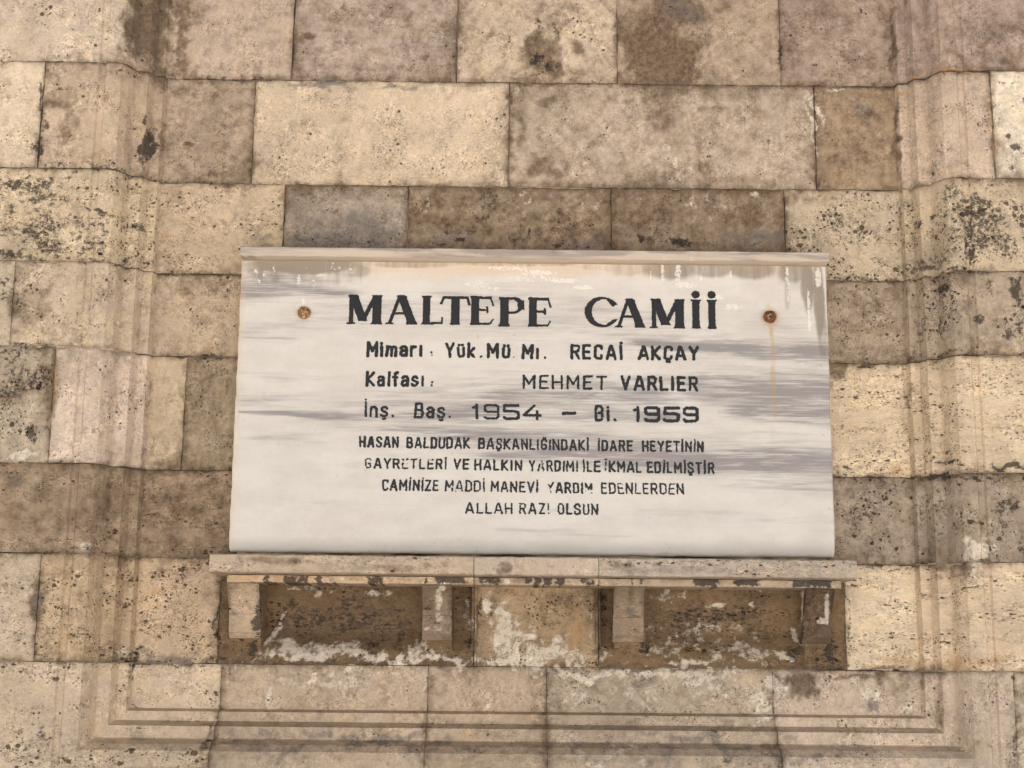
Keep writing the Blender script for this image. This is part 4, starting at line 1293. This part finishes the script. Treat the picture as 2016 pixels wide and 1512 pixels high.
LINES = [
 ('Architect line', [('Mimar\u0131', 721, 832, 671.4, 703.2, .185, ''), (':', 846, 853, 671, 703, .14, '5'), ('Y\u00fck', 876, 935.5, 674, 705, .18, ''), ('.', 943, 948, 674, 705.5, .15, ''), ('M\u00fc', 958, 1005, 675, 706, .19, '02'), ('.', 1009, 1013, 675, 706.5, .11, '7'), ('M\u0131', 1026.6, 1062, 677, 707.5, .20, '13'), ('.', 1069, 1074, 677, 707.5, .16, ''), ('RECA\u0130', 1122.7, 1226.5, 677.3, 708, .185, '42210', 709.4), ('AK\u00c7AY', 1255.6, 1376, 680, 709.5, .19, '1010 2', 710.5)]),
 ('Master builder line', [('Kalfas\u0131', 719.5, 835.5, 731, 761.6, .18, ''), (':', 847, 852, 731, 761.5, .14, '3'), ('MEHMET', 1029, 1195, 737.6, 766, .15, '243211', 768), ('VARLIER', 1221.7, 1375, 739, 769, .19, '1020001', 771)]),
 ('Building dates line', [('\u0130n\u015f', 717, 764, 790.5, 822, .15, '321'), ('.', 770, 775, 790, 822.5, .15, ''), ('Ba\u015f', 815, 876.6, 792, 824, .16, '121'), ('.', 882, 888, 792, 824.5, .16, ''), ('1954', 929.3, 1067, 795, 826, .165, '2200', 827.5), ('-', 1105.8, 1134.5, 797, 828.5, .19, ''), ('Bi', 1170, 1201, 797, 830, .17, '40'), ('.', 1207, 1213, 797, 830.5, .16, ''), ('1959', 1246, 1376, 799.5, 831, .19, '2101', 832.5)]),
 ('Board line', [('HASAN', 707, 784.6, 858.5, 881, .19, '01332', 882), ('BALDUDAK', 800, 925.7, 860, 883, .18, '10001123', 884), ('BA\u015eKANLI\u011eINDAK\u0130', 941.8, 1160, 862, 884.5, .18, '121233122011122', 888), ('\u0130DARE', 1176.4, 1246, 866, 888.4, .18, '21110', 889), ('HEYET\u0130N\u0130N', 1264, 1386, 867, 889.5, .18, '311223132', 891)]),
 ('Effort line', [('GAYRETLER\u0130', 717.7, 880, 901.6, 922.5, .18, '6112741322', 924.5), ('VE', 892.7, 923, 903, 924.8, .18, '22'), ('HALKIN', 933.7, 1027.5, 904, 926, .19, '210013', 927.5), ('YARDIMI', 1041, 1138, 905.5, 928, .17, '4531223', 929.5), ('\u0130LE', 1147, 1181.8, 907, 929.7, .18, '351'), ('\u0130KMAL', 1190, 1264, 907, 930, .18, '81123', 931.5), ('ED\u0130LM\u0130\u015eT\u0130R', 1273.6, 1407, 908.5, 931.5, .18, '1012422212', 933.5)]),
 ('Donors line', [('CAM\u0130N\u0130ZE', 751.6, 864, 943.5, 966.3, .17, '50001113', 967.5), ('MADD\u0130', 875.7, 955, 945, 968, .15, '46343', 969), ('MANEV\u0130', 966, 1060, 946.5, 969, .17, '321254', 970.5), ('YARDIM', 1076.6, 1167, 948.7, 971, .18, '810226', 972.5), ('EDENLERDEN', 1182.8, 1346.5, 950, 972.3, .15, '3141322121', 974)]),
 ('Blessing line', [('ALLAH', 916.4, 1008.7, 989, 1011.3, .16, '11123', 1012.5), ('RAZI', 1021.8, 1082, 990, 1012.3, .15, '4136', 1013), ('OLSUN', 1097.9, 1177.8, 990.5, 1013, .17, '32121', 1014.5)]),
]
for li, (nm, words) in enumerate(LINES):
    groups = []
    for wi, wd in enumerate(words):
        fl = word(*wd[:6], fades=wd[6].replace(' ', '0'), ybase2=wd[7] if len(wd) > 7 else None, seed=li * 20 + wi)
        if wd[0] == '.' and groups: groups[-1] += fl       # a stop belongs to the word before it
        else: groups.append(fl)
    for fl in groups: contour_mesh('lettering', fl, VS + .0009)

# heading: serif capitals of thick and thin strokes, (x0, y0, x1, y1, width) in units of the letter's own box
HT = {
 'M': [(.12, .02, .12, .95, .13), (.17, .97, .46, .10, .27), (.46, .10, .80, .95, .14), (.86, .02, .86, .97, .26), (.0, .0, .22, .0, .07), (.70, .0, 1.0, .0, .07), (.05, .98, .28, .98, .07), (.78, .97, 1.0, .97, .06)],
 'A': [(.13, .02, .44, .97, .12), (.50, .95, .84, .03, .29), (.22, .36, .66, .36, .09), (.0, .0, .24, .0, .06), (.66, .0, 1.0, .0, .07), (.38, .97, .60, .97, .08)],
 'L': [(.22, .02, .22, .97, .33), (.0, .0, .55, .0, .07), (.02, .97, .44, .97, .07), (.40, .02, .90, .03, .09), (.94, .22, .92, .03, .09)],
 'T': [(.50, .02, .50, .97, .30), (.05, .95, .95, .95, .10), (.08, .93, .0, .73, .10), (.92, .93, .99, .70, .10), (.32, .0, .66, .0, .07)],
 'E': [(.20, .02, .20, .97, .35), (.0, .97, .90, .95, .11), (.88, .93, .98, .68, .09), (.3, .52, .74, .50, .09), (.72, .62, .74, .42, .10), (.0, .0, .86, .02, .08), (.88, .03, .97, .17, .09)],
 'P': [(.22, .02, .22, .97, .33), (.02, .97, .66, .97, .10), (.60, .97, .84, .88, .16), (.84, .88, .86, .60, .26), (.86, .60, .66, .48, .18), (.68, .47, .3, .46, .09), (.0, .0, .42, .0, .07)],
 'C': [],
 'I': [(.5, .02, .5, .97, .78), (.05, .0, .95, .0, .07), (.0, .98, 1.0, .98, .07)],
}


def head_letter(ch, xa, xb, ytop, ybase, fade, seed, dot=False):
    A = at(xa, ybase, VS); B = at(xb, ybase, VS); T = at(xa, ytop, VS)
    w = B[0] - A[0]; cap = T[1] - A[1]
    gx0, gz0 = A[0] - .012, A[1] - .012
    nx = int((w + .024) / CELL) + 2; nz = int((cap * (1.55 if dot else 1.12) + .024) / CELL) + 2
    xx = gx0 + np.arange(nx)[:, None] * CELL + np.zeros((1, nz)); zz = gz0 + np.arange(nz)[None, :] * CELL + np.zeros((nx, 1))
    best = np.full(xx.shape, -1.0)
    for (a0, b0, a1, b1, th) in HT[ch]:
        p = (A[0] + a0 * w, A[1] + b0 * cap); q = (A[0] + a1 * w, A[1] + b1 * cap)
        # horizontal thickness for stems and diagonals, vertical thickness for bars
        if abs(b1 - b0) * cap > abs(a1 - a0) * w * .6:
            t = np.clip((zz - p[1]) / (q[1] - p[1]), -.03, 1.03); cx = p[0] + (q[0] - p[0]) * t
            flare = 1 + .18 * np.clip(np.abs((zz - A[1]) / cap - .5) * 2 - .72, 0, 1) * 3 * (th > .2)
            d = np.minimum(th * w / 2 * flare - np.abs(xx - cx), np.minimum(zz - min(p[1], q[1]) + .002, max(p[1], q[1]) + .002 - zz))
        else:
            t = np.clip((xx - p[0]) / (q[0] - p[0]), 0, 1); cz = p[1] + (q[1] - p[1]) * t
            d = np.minimum(th * cap / 2 - np.abs(zz - cz), np.minimum(xx - min(p[0], q[0]) + .001, max(p[0], q[0]) + .001 - xx))
        best = np.maximum(best, d)
    if ch == 'C':
        cx, cz = A[0] + .60 * w, A[1] + .5 * cap
        ro = 1 - np.hypot((xx - cx) / (.60 * w), (zz - cz) / (.52 * cap)); ri = np.hypot((xx - cx - .07 * w) / (.42 * w), (zz - cz) / (.43 * cap)) - 1
        d = np.minimum(ro * .45 * w, ri * .40 * w)
        cut = (A[0] + .83 * w) - xx
        d = np.minimum(d, np.maximum(cut, np.abs(zz - cz) - .24 * cap))
        best = np.maximum(best, d)
        for (a0, b0, a1, b1, th) in [(.80, .94, .98, .73, .10), (.78, .07, .99, .22, .07)]:
            best = np.maximum(best, th * cap / 2 - seg_d(xx, zz, (A[0] + a0 * w, A[1] + b0 * cap), (A[0] + a1 * w, A[1] + b1 * cap)))
    if dot:
        best = np.maximum(best, .0118 - np.hypot(xx - A[0] - w * .5, (zz - A[1] - cap * 1.19) * 1.08))
    best = best + rag(xx, zz, .0032, fade, 300 + seed)
    return (gx0, gz0, best)


HEAD = [('M', 682.8, 751, 580.5, 636.3, .12), ('A', 759, 820.7, 581, 636.8, .15), ('L', 829.6, 873, 582.5, 637.3, .3), ('T', 868, 924, 583, 637.5, .2), ('E', 926, 971.5, 583.5, 638, .32), ('P', 981.4, 1033, 586, 641, .12), ('E', 1040, 1084.6, 586.5, 641.5, .15),
        ('C', 1151, 1208.5, 585, 643, .05), ('A', 1211, 1270, 587.8, 643, .15), ('M', 1279.4, 1347.7, 588.5, 644.3, .12), ('I', 1361, 1379.7, 590.5, 645.3, .05), ('I', 1393, 1411, 591, 646, .15)]
hl = [head_letter(*h, seed=i * 7, dot=(h[0] == 'I')) for i, h in enumerate(HEAD)]
contour_mesh('heading', hl[:7], VS + .0009, 'first word of the large black serif heading')
contour_mesh('heading', hl[7:], VS + .0009, 'second word of the large black serif heading')

# ------------------------------------------------------------------ pavement, and unseen porch pieces added to shape the light
gv = np.array([(-120, -160, GROUND), (120, -160, GROUND), (120, 60, GROUND), (-120, 60, GROUND)], float)
go = mesh_obj('pavement', gv, [(0, 1, 2, 3)], paving_material(), None, smooth=False); go['kind'] = 'structure'
# unseen porch ceiling, added to keep the sun off the wall
cb = bar('unseen_porch_ceiling', -9, 9, 2.62, 2.85, -.3, 5.0, M_UNSEEN_PORCH, None); cb['kind'] = 'structure'
cb = bar('sky_block_beam', -9, 9, 1.55, 2.62, 4.55, 5.0, M_UNSEEN_PORCH, None); cb['kind'] = 'structure'  # unseen beam added to cut off low sky light
